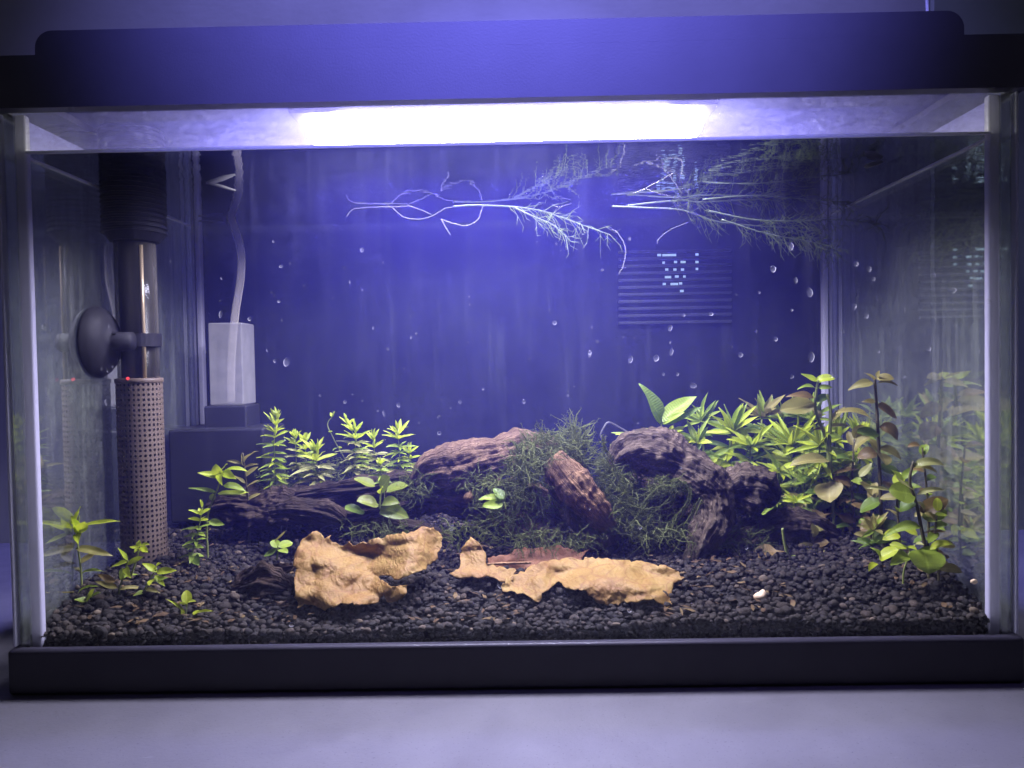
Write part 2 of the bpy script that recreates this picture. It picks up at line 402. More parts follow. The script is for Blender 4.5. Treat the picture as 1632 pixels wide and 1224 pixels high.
# water drops on the front glass
def drop_mesh():
    V, F = [], []; n, mring = 14, 5
    for j in range(mring):
        a = j / mring * math.pi / 2
        for k in range(n):
            an = 2 * math.pi * k / n
            x, z = math.cos(an), math.sin(an)
            z *= 1.25 if z < 0 else 1.0
            x *= 1 - .25 * max(0, z)
            V.append((x * math.cos(a), -.55 * math.sin(a), z * math.cos(a)))
    V.append((0, -.55, 0))
    for j in range(mring - 1):
        for k in range(n):
            k2 = (k + 1) % n; F.append((j * n + k, j * n + k2, (j + 1) * n + k2, (j + 1) * n + k))
    for k in range(n): F.append(((mring - 1) * n + k, (mring - 1) * n + (k + 1) % n, mring * n))
    return mesh('water_drop', V, F, 'droplet')
dm = drop_mesh()
drops = [(457, 576, 7, 10), (1232, 428, 8, 9), (1290, 465, 6, 9), (1293, 568, 7, 11), (1362, 488, 7, 10), (1260, 392, 6, 8), (1005, 572, 5, 8),
         (940, 562, 5, 6), (1046, 570, 7, 8), (1070, 560, 4, 8), (884, 514, 5, 5), (940, 563, 4, 8), (796, 932, 6, 11), (1003, 972, 7, 8), (577, 398 - 0, 5, 8),
         (1519, 462, 8, 7), (1480, 555, 6, 6), (1364, 420, 6, 6), (1385, 428, 5, 6), (1392, 444, 5, 5), (1489, 438, 3, 6), (1441, 493, 2, 6), (1490, 508, 2, 5),
         (448, 424, 5, 3), (445, 480, 4, 3), (438, 575, 4, 4), (398, 508, 5, 5), (440, 655, 5, 3), (1236, 540, 5, 5), (1210, 466, 4, 4), (1268, 446, 4, 7),
         (1262, 600, 5, 4), (1262, 494, 5, 4), (635, 645, 4, 5), (612, 658, 3, 8), (550, 640, 4, 4), (700, 690, 5, 5), (733, 640, 3, 4), (1068, 522, 4, 6), (1068, 545, 3, 5),
         (1180, 565, 5, 5), (1133, 500, 6, 5), (1090, 502, 4, 5), (1440, 600, 6, 4), (1400, 560, 5, 5), (1380, 503, 5, 5), (1325, 598, 4, 5), (1105, 614, 7, 5), (1080, 596, 4, 5), (1057, 596, 3, 4),
         (510, 630, 4, 4), (835, 640, 4, 5), (905, 630, 3, 4), (770, 620, 4, 3), (1560, 560, 4, 7), (1575, 480, 5, 5), (70, 520, 4, 5), (60, 640, 4, 6), (92, 700, 4, 4), (1003, 380, 3, 4), (960, 430, 4, 3),
         (465, 995, 9, 7), (455, 700, 4, 6), (1190, 872, 5, 6), (1085, 745, 4, 4), (1020, 840, 5, 5), (940, 810, 3, 4), (720, 840, 4, 8), (352, 500, 4, 9), (170, 640, 4, 6), (172, 590, 3, 6)]
for k in range(110):
    drops.append((random.uniform(50, 1590), random.uniform(380, 690), random.uniform(1.0, 2.6), random.uniform(1.2, 3.8)))
for (x, y, w, h) in drops:
    p = at(x, y, .00295); o = link('water_drop', dm, fp); o.location = p
    k_ = random.uniform(.42, .85); o.scale = (mm(w, 0) * k_, mm(min(w, h), 0) * .6, mm(h, 0) * k_ / 1.1); o.rotation_euler = (0, random.uniform(-.3, .3), 0)

# hood
hood = thing('aquarium_hood', 'black plastic hood with rounded ends lying on the aquarium rim', 'hood', (0, .1, ZRT))
hx0, hx1, hz0, hz1, r = -.2315, .2262, ZRT + .00002, .3335, .0085
prof = [(hx0, hz0)]
prof += [(hx0 + r - r * math.cos(a), hz1 - r + r * math.sin(a)) for a in np.linspace(0, math.pi / 2, 9)]
prof += [(hx1 - r + r * math.sin(a), hz1 - r + r * math.cos(a)) for a in np.linspace(0, math.pi / 2, 9)] + [(hx1, hz0)]
n = len(prof); V = [(x, y, z) for y in (-.001, DEP + .0135) for x, z in prof]
F = [tuple(range(n)), tuple(range(2 * n - 1, n - 1, -1))] + [(i, n + i, n + (i + 1) % n, (i + 1) % n) for i in range(n)]
hl = part('lid', mesh('lid', V, F, 'hood_plastic', False), hood)
# the lid's underside tray that closes the rim opening
box('underside', (-.2505, .2505, .0070, DEP + .0075, .3160 - .0035, .3160), 'underside_plastic', hood)
# condensation under the hood and along the splash zone
cv, cf = [], []
for k in range(2600):
    cx_, cyy = random.uniform(-.245, .245), random.uniform(.012, DEP)
    if abs(cx_) < .128 and .05 < cyy < .132: continue
    rr = random.choice((.0006, .0009, .0013, .0019)) * random.uniform(.7, 1.2); b0 = len(cv); zz = .31245
    for j in range(3):
        a = j / 3 * math.pi / 2
        for q in range(7):
            an = 2 * math.pi * q / 7; cv.append((cx_ + rr * math.cos(an) * math.cos(a) * random.uniform(.9, 1.15), cyy + rr * math.sin(an) * math.cos(a), zz - rr * .7 * math.sin(a)))
    cv.append((cx_, cyy, zz - rr * .7))
    for j in range(2):
        for q in range(7): cf.append((b0 + j * 7 + q, b0 + j * 7 + (q + 1) % 7, b0 + j * 7 + 7 + (q + 1) % 7, b0 + j * 7 + 7 + q))
    for q in range(7): cf.append((b0 + 14 + q, b0 + 14 + (q + 1) % 7, b0 + 21))
o = part('condensation', mesh('condensation', cv, cf, 'splash'), hood); o['kind'] = 'stuff'
# light
lamp = thing('light_fixture', 'long glaring white light strip glowing under the hood', 'aquarium light', (0, .09, .312))
box('housing', (-.1225, .1205, .0535, .1300, .3085, .3122), 'hood_plastic', lamp, .001)
x0, x1, y0, y1, r = -.1205, .1185, .0520, .1280, .033
P = [(cx_ + r * math.cos(a), cy_ + r * math.sin(a)) for cx_, cy_, a0 in ((x1 - r, y1 - r, 0), (x0 + r, y1 - r, 90), (x0 + r, y0 + r, 180), (x1 - r, y0 + r, 270)) for a in np.radians(np.linspace(a0, a0 + 90, 9))]
n = len(P); mx, my = (x0 + x1) / 2, (y0 + y1) / 2
V = [(x, y, .3083) for x, y in P] + [(mx + (x - mx) * .992, my + (y - my) * .975, .3030) for x, y in P] + [(mx + (x - mx) * .97, my + (y - my) * .90, .3012) for x, y in P]
F = [(i, (i + 1) % n, k * n + n + (i + 1) % n - (0), k * n + n + i) for k in (0,) for i in range(n)] + [(n + i, n + (i + 1) % n, 2 * n + (i + 1) % n, 2 * n + i) for i in range(n)] + [tuple(range(2 * n, 3 * n))]
part('diffuser', mesh('diffuser', V, F, 'led_diffuser', False), lamp)
# cord of the light behind the hood
pts = smooth_path([at(1474, -60, .26), at(1478, 5, .255), at(1481, 40, .25), at(1500, 60, .245), at(1521, 42, .24), at(1526, 36, .238), at(1531, 60, .236), at(1538, 120, .235)], 8)
V, F = tube_data(pts, .0014, 8)
tag(link('power_cord', mesh('power_cord', V, F, 'cord_grey')), 'thin light grey cord hanging down behind the right end of the hood', 'cord')

# water
V, F = box_data(-XI + .0003, XI - .0003, .0070, DEP + .0070, .0152, ZW)
wo = link('water', mesh('water', V, F, 'water', False)); structure(wo, 'slightly cloudy blue lit water filling the aquarium')
# scattering volume added for a glow around the strip light
t = NT('glow_haze'); vs = t.n('ShaderNodeVolumeScatter', {'Color': (.25, .22, 1, 1), 'Density': 5.0, 'Anisotropy': 0}); t.t.links.new(vs.outputs[0], t.out.inputs['Volume'])
V, F = box_data(-XI + .0004, XI - .0004, .0070, DEP + .0070, ZW + .0009, .3008)
tag(link('glow_haze', mesh('glow_haze', V, F, 'glow_haze', False)), 'added glowing haze between the water and the hood', 'glow_haze', kind='stuff')
# drops added inside the front glass to give the strip a ragged glow
cv, cf = [], []
for k in range(800):
    cx_ = random.uniform(-.24, .24); zz = ZW + .001 + (ZR - ZW - .001) * random.random() ** 1.6
    rr = random.choice((.0003, .0005, .0008, .0012)) * random.uniform(.7, 1.2); b0 = len(cv); st_ = random.uniform(.8, 2.6)
    for j in range(3):
        a = j / 3 * math.pi / 2
        for q in range(7):
            an = 2 * math.pi * q / 7; cv.append((cx_ + st_ * rr * math.cos(an) * math.cos(a) * random.uniform(.85, 1.2), .00685 + rr * .6 * math.sin(a), zz + rr * math.sin(an) * math.cos(a)))
    cv.append((cx_, .00685 + rr * .6, zz))
    for j in range(2):
        for q in range(7): cf.append((b0 + j * 7 + q, b0 + j * 7 + 7 + q, b0 + j * 7 + 7 + (q + 1) % 7, b0 + j * 7 + (q + 1) % 7))
    for q in range(7): cf.append((b0 + 14 + q, b0 + 21, b0 + 14 + (q + 1) % 7))
o = part('glow_drops', mesh('glow_drops', cv, cf, 'splash'), tank); o['kind'] = 'stuff'
# condensation on the front glass, coloured lavender as the strip light's glow
t = NT('fog_glow'); v = t.coord()
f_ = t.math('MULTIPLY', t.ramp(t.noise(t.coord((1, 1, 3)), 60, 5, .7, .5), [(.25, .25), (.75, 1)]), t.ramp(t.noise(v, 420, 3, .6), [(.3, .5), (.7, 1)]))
fog_glow = t.mixs(.5, t.n('ShaderNodeBsdfTranslucent', {'Color': (.55, .52, 1, 1)}).outputs[0], t.n('ShaderNodeBsdfDiffuse', {'Color': (.55, .52, 1, 1)}).outputs[0])
t.surf(t.mixs(t.math('MULTIPLY', f_, .28), t.n('ShaderNodeBsdfTransparent').outputs[0], fog_glow))
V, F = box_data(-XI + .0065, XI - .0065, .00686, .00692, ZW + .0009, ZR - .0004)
part('fogged_glow', mesh('fogged_glow', V, F, 'fog_glow', False), tank)
t = NT('side_glow'); v = t.coord()  # lavender film on the side panes, bloom put into its colour
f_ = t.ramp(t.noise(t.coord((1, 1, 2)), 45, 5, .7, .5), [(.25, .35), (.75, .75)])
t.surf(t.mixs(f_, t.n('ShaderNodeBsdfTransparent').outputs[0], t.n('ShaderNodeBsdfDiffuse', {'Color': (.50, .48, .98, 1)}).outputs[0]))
for s_ in (-1, 1):
    x0, x1 = sorted((s_ * (XI - .00035), s_ * (XI - .00025)))
    V, F = box_data(x0, x1, .0118, DEP, ZW + .0009, ZR - .0004); part('fogged_glow', mesh('fogged_glow', V, F, 'side_glow', False), tank)
# wet meniscus line where water meets glass
mv, mf = [], []
for (x0, x1, y0, y1) in ((-XI + .006, XI - .006, .0069, .0085), (-XI + .0001, -XI + .0014, .0125, DEP), (XI - .0014, XI - .0001, .0125, DEP)):
    v, f = box_data(x0, x1, y0, y1, ZW - .0006, ZW + .0007); b0 = len(mv); mv += v; mf += [tuple(b0 + i for i in q) for q in f]
part('waterline_film', mesh('waterline_film', mv, mf, 'silicone', False), tank)

# ------------------------------------------------------------------ gravel
def gh(x, y):
    """height of the gravel surface"""
    h = .0290 + .30 * min(.04, max(0, y - .009)) + .075 * max(0, y - .049)
    h += .004 * noise.noise(Vector((x * 9, y * 9, 1.3))) + .0018 * noise.noise(Vector((x * 34, y * 34, 4)))
    h += .004 * max(0, x - .05) / .2
    return h
gv, gf, gt = [], [], []
nx, ny = 120, 50
for j in range(ny):
    for i in range(nx):
        x = -XI + .0015 + (2 * XI - .003) * i / (nx - 1); y = .0118 + (DEP - .0058) * j / (ny - 1)
        gv.append((x, y, gh(x, y) - .0028)); gt.append(.1)
for j in range(ny - 1):
    for i in range(nx - 1): gf.append((j * nx + i, j * nx + i + 1, (j + 1) * nx + i + 1, (j + 1) * nx + i))
# front face of the bed
b0 = len(gv)
for i in range(nx):
    x, y, z = gv[i]; gv.append((x, y, .0155)); gt.append(.1)
for i in range(nx - 1): gf.append((b0 + i, b0 + i + 1, i + 1, i))
import bmesh
def ico(sub):
    bm = bmesh.new(); bmesh.ops.create_icosphere(bm, subdivisions=sub, radius=1)
    v = np.array([p.co[:] for p in bm.verts]); f = [[q.index for q in fa.verts] for fa in bm.faces]; bm.free(); return v, f
I2, I1 = ico(2), ico(1)
def pebble(x, y, z, r, hi):
    iv, if_ = I2 if hi else I1
    q = iv * (1 + .16 * np.sin(iv @ rng.normal(0, 2.2, (3, 3)) + rng.uniform(0, 6, 3)))
    q = q * np.array([1, rng.uniform(.65, 1), rng.uniform(.5, .85)]) * r
    an = rng.uniform(0, 6.28); ti = rng.normal(0, .45)
    Rz = np.array([[math.cos(an), -math.sin(an), 0], [math.sin(an), math.cos(an), 0], [0, 0, 1]])
    Rx = np.array([[1, 0, 0], [0, math.cos(ti), -math.sin(ti)], [0, math.sin(ti), math.cos(ti)]])
    q = q @ (Rz @ Rx).T + np.array([x, y, z]); b0 = len(gv)
    q[:, 1] = np.clip(q[:, 1], .0073, DEP + .006); q[:, 0] = np.clip(q[:, 0], -XI + .0005, XI - .0005)
    gv.extend(map(tuple, q)); gf.extend([[b0 + i for i in fa] for fa in if_])
    tn = rng.beta(1.7, 2.2)
    if rng.random() < .05: tn = rng.uniform(.92, 1.0)
    gt.extend([tn] * len(q))
y = .009
while y < DEP:
    st = .0031 + .006 * (y > .09) * (y - .09) + .0006
    x = -XI + .002
    while x < XI - .002:
        xx, yy = x + random.uniform(-.0013, .0013), y + random.uniform(-.0013, .0013)
        r = random.uniform(.0011, .0027) * (1.45 if random.random() < .10 else 1)
        pebble(xx, yy, gh(xx, yy) - .0010 + random.uniform(-.0008, .0012), r, y < .075)
        x += st * random.uniform(.85, 1.15)
    y += st * .85
# section seen through the front glass
z = .017
while z < .040:
    x = -XI + .002
    while x < XI - .002:
        if z < gh(x, .009) + .0005: pebble(x, .0092 + random.uniform(-.0003, .0012), z + random.uniform(-.001, .001), random.uniform(.0012, .0023), True)
        x += .0034 * random.uniform(.8, 1.2)
    z += .0027
me = mesh('gravel', gv, gf, 'gravel')
a = me.attributes.new('tone', 'FLOAT', 'POINT'); a.data.foreach_set('value', np.array(gt, dtype=np.float32))
g = link('gravel', me); tag(g, 'dark grey gravel covering the aquarium floor', 'gravel', kind='stuff')

# plant debris and mulm flakes lying on the gravel
random.seed(55)
dv, df = [], []
for k in range(900):
    x, y = random.uniform(-XI + .006, XI - .006), .012 + (DEP - .02) * random.random() ** 1.3
    if noise.noise(Vector((x * 14, y * 14, 9))) < -.05: continue
    L, w_, an = random.uniform(.0012, .0048), random.uniform(.0004, .0016), random.uniform(0, 6.28); c_ = Vector((x, y, gh(x, y) + .0013))
    u = Vector((math.cos(an), math.sin(an), random.uniform(-.3, .3))); p_ = Vector((-math.sin(an), math.cos(an), random.uniform(-.4, .4))); b0 = len(dv)
    dv += [c_ - u * L, c_ - u * L * .3 + p_ * w_, c_ + u * L * .5 + p_ * w_ * .7 + Vector((0, 0, .0006)), c_ + u * L, c_ + u * L * .4 - p_ * w_, c_ - u * L * .5 - p_ * w_ * .8 + Vector((0, 0, .0005))]
    df.append(tuple(range(b0, b0 + 6)))
t = NT('debris'); oi = t.noise(t.coord(), 70, 3)
t.surf(t.pbr(t.ramp(oi, [(.3, (.030, .018, .009)), (.5, (.085, .050, .022)), (.7, (.16, .12, .045))]), .8, .2))
tag(link('plant_debris', mesh('plant_debris', dv, df, 'debris', False)), 'brown bits of plant debris scattered over the gravel', 'debris', kind='stuff')
random.seed(7)
# ------------------------------------------------------------------ driftwood
def wood_limb(name, parent, path, mat, rough=.3, seed=0, per=22, sides=84, flat=1.0, blunt=.25, pitk=1.0):
    """path: (px, py, Y, radius px)"""
    C = smooth_path([at(x, y, Y) for x, y, Y, r in path], per)
    R_ = smooth_path([Vector((mm(r, Y), 0, 0)) for x, y, Y, r in path], per); R_ = [max(.0005, q.x) for q in R_]
    n = len(C); V, F, A = [], [], []
    L = 0
    ref = Vector((.11, .97, .22))
    for i, p in enumerate(C):
        if i: L += (C[i] - C[i - 1]).length
        d = (C[min(i + 1, n - 1)] - C[max(i - 1, 0)]).normalized()
        a_ = d.cross(ref).normalized(); b_ = d.cross(a_)
        endf = min(1, blunt + min(i, n - 1 - i) / 5.0)
        for k in range(sides):
            an = 2 * math.pi * k / sides
            dirv = a_ * math.cos(an) + b_ * math.sin(an) * flat
            q = p + dirv * R_[i]
            ridg = noise.noise(Vector((math.cos(an) * 3.2, math.sin(an) * 3.2, L * 22 + seed)))
            ridg2 = abs(noise.noise(Vector((math.cos(an) * 7, math.sin(an) * 7, L * 45 + seed * 2))))
            lump = noise.noise(Vector(q) * 55 + Vector((seed, 0, 0))); fine = noise.noise(Vector(q) * 260 + Vector((0, seed, 0)))
            fine2 = noise.noise(Vector(q) * 520 + Vector((0, 0, seed))); pit = max(0, noise.noise(Vector(q) * 120 + Vector((seed, 7, 0))) - .15)
            rr = R_[i] * endf * (1 + rough * (.9 * ridg + .9 * lump * pitk - .9 * ridg2 + .34 * fine + .20 * fine2 - 1.3 * pit * pitk + .2))
            V.append(p + dirv * rr); A.append((math.cos(an) * .5, L * 12, math.sin(an) * .5))
    for i in range(n - 1):
        for k in range(sides):
            k2 = (k + 1) % sides; F.append((i * sides + k, i * sides + k2, (i + 1) * sides + k2, (i + 1) * sides + k))
    F.append(tuple(range(sides - 1, -1, -1))); F.append(tuple((n - 1) * sides + k for k in range(sides)))
    me = mesh(name, V, F, mat)
    at_ = me.attributes.new('along', 'FLOAT_VECTOR', 'POINT'); at_.data.foreach_set('vector', np.array(A, dtype=np.float32).ravel())
    return part(name, me, parent)

w1 = thing('driftwood', 'low dark gnarled driftwood log under the fine leaved stems', 'driftwood', at(520, 830, .14), 'driftwood pieces')
wood_limb('trunk', w1, [(335, 815, .135, 14), (370, 806, .135, 26), (430, 808, .14, 30), (490, 806, .14, 25), (560, 808, .14, 28), (630, 802, .14, 28), (690, 790, .14, 20)], 'wood_dark', .5, 3)
wood_limb('ridge', w1, [(470, 792, .135, 7), (520, 783, .135, 13), (590, 775, .135, 15), (650, 766, .135, 14), (690, 760, .135, 7)], 'wood_dark', .5, 8)
wood_limb('ridge', w1, [(430, 815, .115, 8), (470, 812, .11, 15), (520, 818, .11, 17), (550, 832, .11, 10)], 'wood_dark', .5, 14)
wood_limb('root', w1, [(560, 845, .11, 7), (620, 838, .10, 11), (680, 850, .10, 12), (720, 858, .10, 6)], 'wood_dark', .5, 21)
w2 = thing('driftwood', 'reddish brown arched driftwood in the middle, partly under moss', 'driftwood', at(820, 860, .125), 'driftwood pieces')
wood_limb('arch', w2, [(664, 775, .13, 14), (690, 752, .13, 30), (735, 742, .13, 34), (790, 728, .13, 34), (845, 716, .13, 30), (885, 735, .125, 30), (915, 775, .12, 34), (945, 830, .115, 36), (960, 870, .115, 30)], 'wood_brown', .24, 5, per=24)
wood_limb('body', w2, [(672, 790, .14, 20), (720, 790, .14, 30), (780, 800, .145, 36), (850, 820, .145, 40), (900, 850, .14, 30)], 'wood_brown', .42, 31)
wood_limb('broken_limb', w2, [(880, 730, .104, 20), (897, 752, .100, 27), (922, 782, .096, 30), (950, 814, .094, 25), (974, 842, .094, 12)], 'wood_orange', .30, 44, flat=.6, blunt=.7, pitk=.25)['label'] = 'orange brown splintered end of the limb'
wood_limb('stub', w2, [(742, 802, .09, 4), (746, 793, .09, 7), (750, 782, .09, 3)], 'wood_orange', .2, 46, per=6, sides=20)
w3 = thing('driftwood', 'grey brown driftwood with a dark hollow, right of the arch', 'driftwood', at(1110, 880, .11), 'driftwood pieces')
wood_limb('arch', w3, [(986, 758, .12, 15), (998, 730, .12, 31), (1030, 722, .115, 36), (1072, 734, .112, 36), (1112, 756, .105, 33), (1138, 786, .10, 31), (1136, 822, .095, 30), (1124, 852, .09, 28), (1114, 880, .086, 20), (1106, 904, .084, 8)], 'wood_grey', .3, 11, per=24)
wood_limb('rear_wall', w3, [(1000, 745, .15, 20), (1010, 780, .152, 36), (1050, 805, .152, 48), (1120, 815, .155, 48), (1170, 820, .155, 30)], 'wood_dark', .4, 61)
wood_limb('lobe', w3, [(1148, 800, .115, 14), (1168, 782, .115, 34), (1195, 778, .115, 38), (1222, 790, .118, 24), (1236, 800, .12, 8)], 'wood_grey', .42, 17)
wood_limb('root', w3, [(1150, 880, .11, 12), (1200, 850, .11, 26), (1250, 842, .115, 28), (1300, 846, .12, 22), (1340, 856, .125, 8)], 'wood_grey', .42, 23)
wood_limb('root', w3, [(1180, 900, .115, 16), (1240, 885, .12, 30), (1310, 885, .125, 30), (1360, 895, .125, 14)], 'wood_dark', .4, 27)
wood_limb('toe', w3, [(1112, 870, .09, 12), (1098, 888, .085, 9), (1091, 905, .083, 3)], 'wood_grey', .3, 71, per=6, sides=24)
w4 = thing('wood_chunk', 'small dark brown wood chunk on gravel left of the curled dead leaf', 'driftwood', at(415, 955, .045))
wood_limb('chunk', w4, [(366, 952, .05, 6), (385, 940, .05, 14), (420, 934, .05, 20), (452, 938, .05, 15), (468, 946, .05, 6)], 'wood_bark', .95, 81)
wood_limb('splinter', w4, [(398, 930, .055, 5), (420, 915, .06, 10), (445, 908, .06, 9), (470, 902, .06, 4)], 'wood_bark', .9, 87)
wood_limb('splinter', w4, [(372, 936, .055, 4), (392, 920, .06, 8), (415, 912, .06, 6)], 'wood_bark', .9, 93)

# ------------------------------------------------------------------ leaves and plants
LEAF = {}
def leaf_mesh(shape, arch, mat):
    key = (shape, arch, mat)
    if key in LEAF: return LEAF[key]
    n, mcr = 9, 5; V, F = [], []
    for i in range(n):
        t_ = i / (n - 1)
        if shape == 'lance': w = math.sin(math.pi * t_ ** .75) ** .8 * (1 - .25 * t_) + .07 * (1 - t_)
        elif shape == 'ovate': w = (math.sin(math.pi * t_ ** .85)) ** .55
        elif shape == 'spoon': w = .10 + .95 * max(0, math.sin(math.pi * min(1, max(0, (t_ - .25) / .75)) ** .9)) ** .65
        else: w = (.5 + .5 * math.sin(math.pi * t_)) * (1 - t_ ** 4) * .95 + .05
        if i == n - 1: w = .04
        for j in range(mcr):
            u = (j / (mcr - 1) - .5)
            z = arch * (1.2 * t_ - 1.5 * t_ * t_) + .55 * (abs(u) ** 1.5) * w * .45 + .02 * math.sin(9 * t_ + 3 * u)
            V.append((t_ - abs(arch) * .12 * t_ * t_, u * w, z))
    for i in range(n - 1):
        for j in range(mcr - 1): F.append((i * mcr + j, i * mcr + j + 1, (i + 1) * mcr + j + 1, (i + 1) * mcr + j))
    LEAF[key] = mesh('leaf', V, F, mat); return LEAF[key]
def put_leaf(parent, base, tip, width, mat, shape='lance', arch=.2, face=.6, name='leaf'):
    x = Vector(tip) - Vector(base); L = x.length; x.normalize()
    nrm = Vector((random.uniform(-.5, .5), -face, 1 - face + .05)); z = (nrm - x * nrm.dot(x)).normalized(); y = z.cross(x)
    o = link(name, leaf_mesh(shape, arch, mat), parent)
    M = Matrix((x, y, z)).transposed().to_4x4()
    Mw = Matrix.Translation(Vector(base)) @ M @ Matrix.Diagonal((L, width, (L + width) * .5, 1))
    o.matrix_parent_inverse = Matrix.Identity(4)
    o.matrix_basis = Matrix.Translation(-parent_loc(parent)) @ Mw
    return o
def stem(parent, pts, r, mat='stem_green', taper=.6, root=True):
    P = [Vector(p) for p in pts]
    if root:
        b = P[0]; zg = gh(b.x, b.y) - .006
        if b.z > zg: P = [Vector((b.x, b.y, zg))] + P
    C = smooth_path(P, 5); n = len(C)
    V, F = tube_data(C, [r * (1 - (1 - taper) * i / (n - 1)) for i in range(n)], 8)
    return part('stem', mesh('stem', V, F, mat), parent)
def plant(name, label, Y, stems, leaves, group=None, mat='leaf_bright', cat='plant', stem_mat='stem_green', sr=1.8, shape='lance'):
    b = stems[0][0]
    p = at(b[0], b[1], Y); p = Vector((p.x, p.y, min(p.z, gh(p.x, p.y)))) if name != 'round_leaf_plant' else p
    root = thing(name, label, cat, p, group)
    for s_ in stems:
        stem(root, [at(q[0], q[1], Y + (q[2] if len(q) > 2 else 0)) for q in s_], mm(sr, Y), stem_mat, root=(s_ is stems[0] and name != 'round_leaf_plant'))
    for lf in leaves:
        bx, by, tx, ty, w = lf[:5]; m_ = mat; sh = shape; ar = random.choice((.15, .35, .55, -.1)); dy = random.uniform(-.010, .006); fc = random.uniform(.25, .62)
        for e in lf[5:]:
            if isinstance(e, str): 
                if e.startswith('leaf_'): m_ = e
                else: sh = e
            elif isinstance(e, tuple): ar = e[0]
            else: dy = e
        put_leaf(root, at(bx, by, Y), at(tx, ty, Y + dy), mm(w, Y) * 1.25, m_, sh, ar, fc)
    return root

G_L = 'green stem plants on the left gravel'
plant('stem_plant', 'yellow green stem plant with long spread leaves beside the left glass', .05,
      [[(130, 925), (128, 900), (124, 868), (125, 835), (126, 822)]],
      [(118, 843, 55, 831, 11), (128, 841, 192, 829, 11), (121, 834, 127, 808, 18, 'ovate'), (126, 850, 112, 822, 15), (125, 852, 136, 830, 15, -.012), (124, 850, 124, 866, 10, -.014),
       (121, 866, 94, 890, 13, 'leaf_olive'), (119, 870, 78, 872, 6, 'leaf_olive'), (121, 874, 182, 886, 13, 'leaf_olive'), (126, 897, 158, 878, 9, 'leaf_olive'), (122, 898, 72, 908, 6, 'leaf_brown'),
       (130, 915, 165, 908, 6, 'leaf_green'), (128, 912, 112, 902, 6, 'leaf_olive')], G_L)
plant('stem_plant', 'small plant with flat leaves lying on gravel in the left front corner', .035,
      [[(136, 958), (140, 948)]], [(140, 958, 118, 955, 11, 'leaf_green'), (138, 957, 152, 938, 14), (125, 945, 158, 931, 5, 'leaf_green'), (118, 944, 92, 944, 5, 'leaf_olive'), (146, 952, 160, 944, 7, 'leaf_green')], G_L)
plant('stem_plant', 'bushy bright green plant in front of the heater guard', .04,
      [[(190, 940), (198, 915), (204, 893)], [(228, 945), (238, 925), (250, 906)], [(208, 920), (218, 890), (223, 870)]],
      [(204, 893, 187, 873, 8), (203, 897, 175, 904, 11), (204, 898, 230, 888, 11), (200, 905, 208, 921, 9, -.01), (196, 905, 192, 926, 8, 'leaf_green'),
       (223, 872, 206, 872, 8), (223, 871, 221, 860, 9), (223, 871, 238, 867, 8), (224, 872, 236, 881, 9, -.008), (223, 873, 213, 881, 7),
       (250, 912, 225, 896, 10), (250, 912, 282, 909, 11), (247, 917, 263, 935, 8), (244, 922, 238, 934, 11), (248, 908, 256, 896, 7), (244, 925, 268, 920, 8, 'leaf_green'),
       (188, 938, 150, 926, 9, 'leaf_olive'), (190, 940, 230, 936, 7, 'leaf_olive'), (184, 928, 154, 914, 9, 'leaf_brown'), (230, 942, 212, 950, 8, 'leaf_green'), (232, 940, 256, 944, 7, 'leaf_olive'), (195, 922, 222, 914, 8, 'leaf_green')], G_L)
plant('seedling', 'tiny bright seedling on gravel right of the bushy plant', .022,
      [[(296, 985), (298, 960)]], [(298, 962, 297, 940, 13, 'ovate'), (298, 962, 285, 961, 7), (298, 962, 312, 957, 7), (296, 978, 262, 951, 4), (295, 976, 284, 986, 11), (310, 980, 340, 972, 5), (308, 980, 318, 972, 9)], G_L, sr=1.3)

G_M = 'stem plants beside the dark log'
def whorls(root, path, Y, spacing, ln, w, top='leaf_bright', low='leaf_green', per=4, el0=65, el1=-5, t0=.12, shape='blade', sr=1.4, root_it=True, stem_mat='stem_green'):
    P = [at(x, y, Y + (q[0] if q else 0)) for x, y, *q in path]
    stem(root, P, mm(sr, Y), stem_mat, root=root_it)
    C = smooth_path(P, 12); L = [0]
    for i in range(1, len(C)): L.append(L[-1] + (C[i] - C[i - 1]).length)
    tot = L[-1]; s_ = tot * t0; az0 = random.uniform(0, 6)
    while s_ < tot + 1e-6:
        i = min(range(len(L)), key=lambda k: abs(L[k] - s_)); f = s_ / tot
        el = math.radians(el1 + (el0 - el1) * max(0, (f - .55) / .45) ** 1.5)
        az0 += .8
        for k in range(per):
            az = az0 + k * 2 * math.pi / per + random.uniform(-.25, .25); e = el + random.uniform(-.22, .22)
            d = Vector((math.cos(az) * math.cos(e), math.sin(az) * math.cos(e) - .15, math.sin(e)))
            l_ = mm(ln, Y) * random.uniform(.75, 1.15) * (1 if f < .93 else .8)
            m_ = top if f > .72 or random.random() < .12 else (low if f > .3 else random.choice((low, 'leaf_olive')))
            put_leaf(root, C[i], C[i] + d * l_, mm(w, Y) * random.uniform(.85, 1.2), m_, shape, random.choice((.1, .2, .3)), .35)
        s_ += mm(spacing, Y) * random.uniform(.85, 1.15)
    for k in range(3):
        d = Vector((random.uniform(-.4, .4), random.uniform(-.5, .1), 1)).normalized()
        put_leaf(root, C[-1], C[-1] + d * mm(ln * .6, Y), mm(w * .8, Y), top, shape, .1, .35)

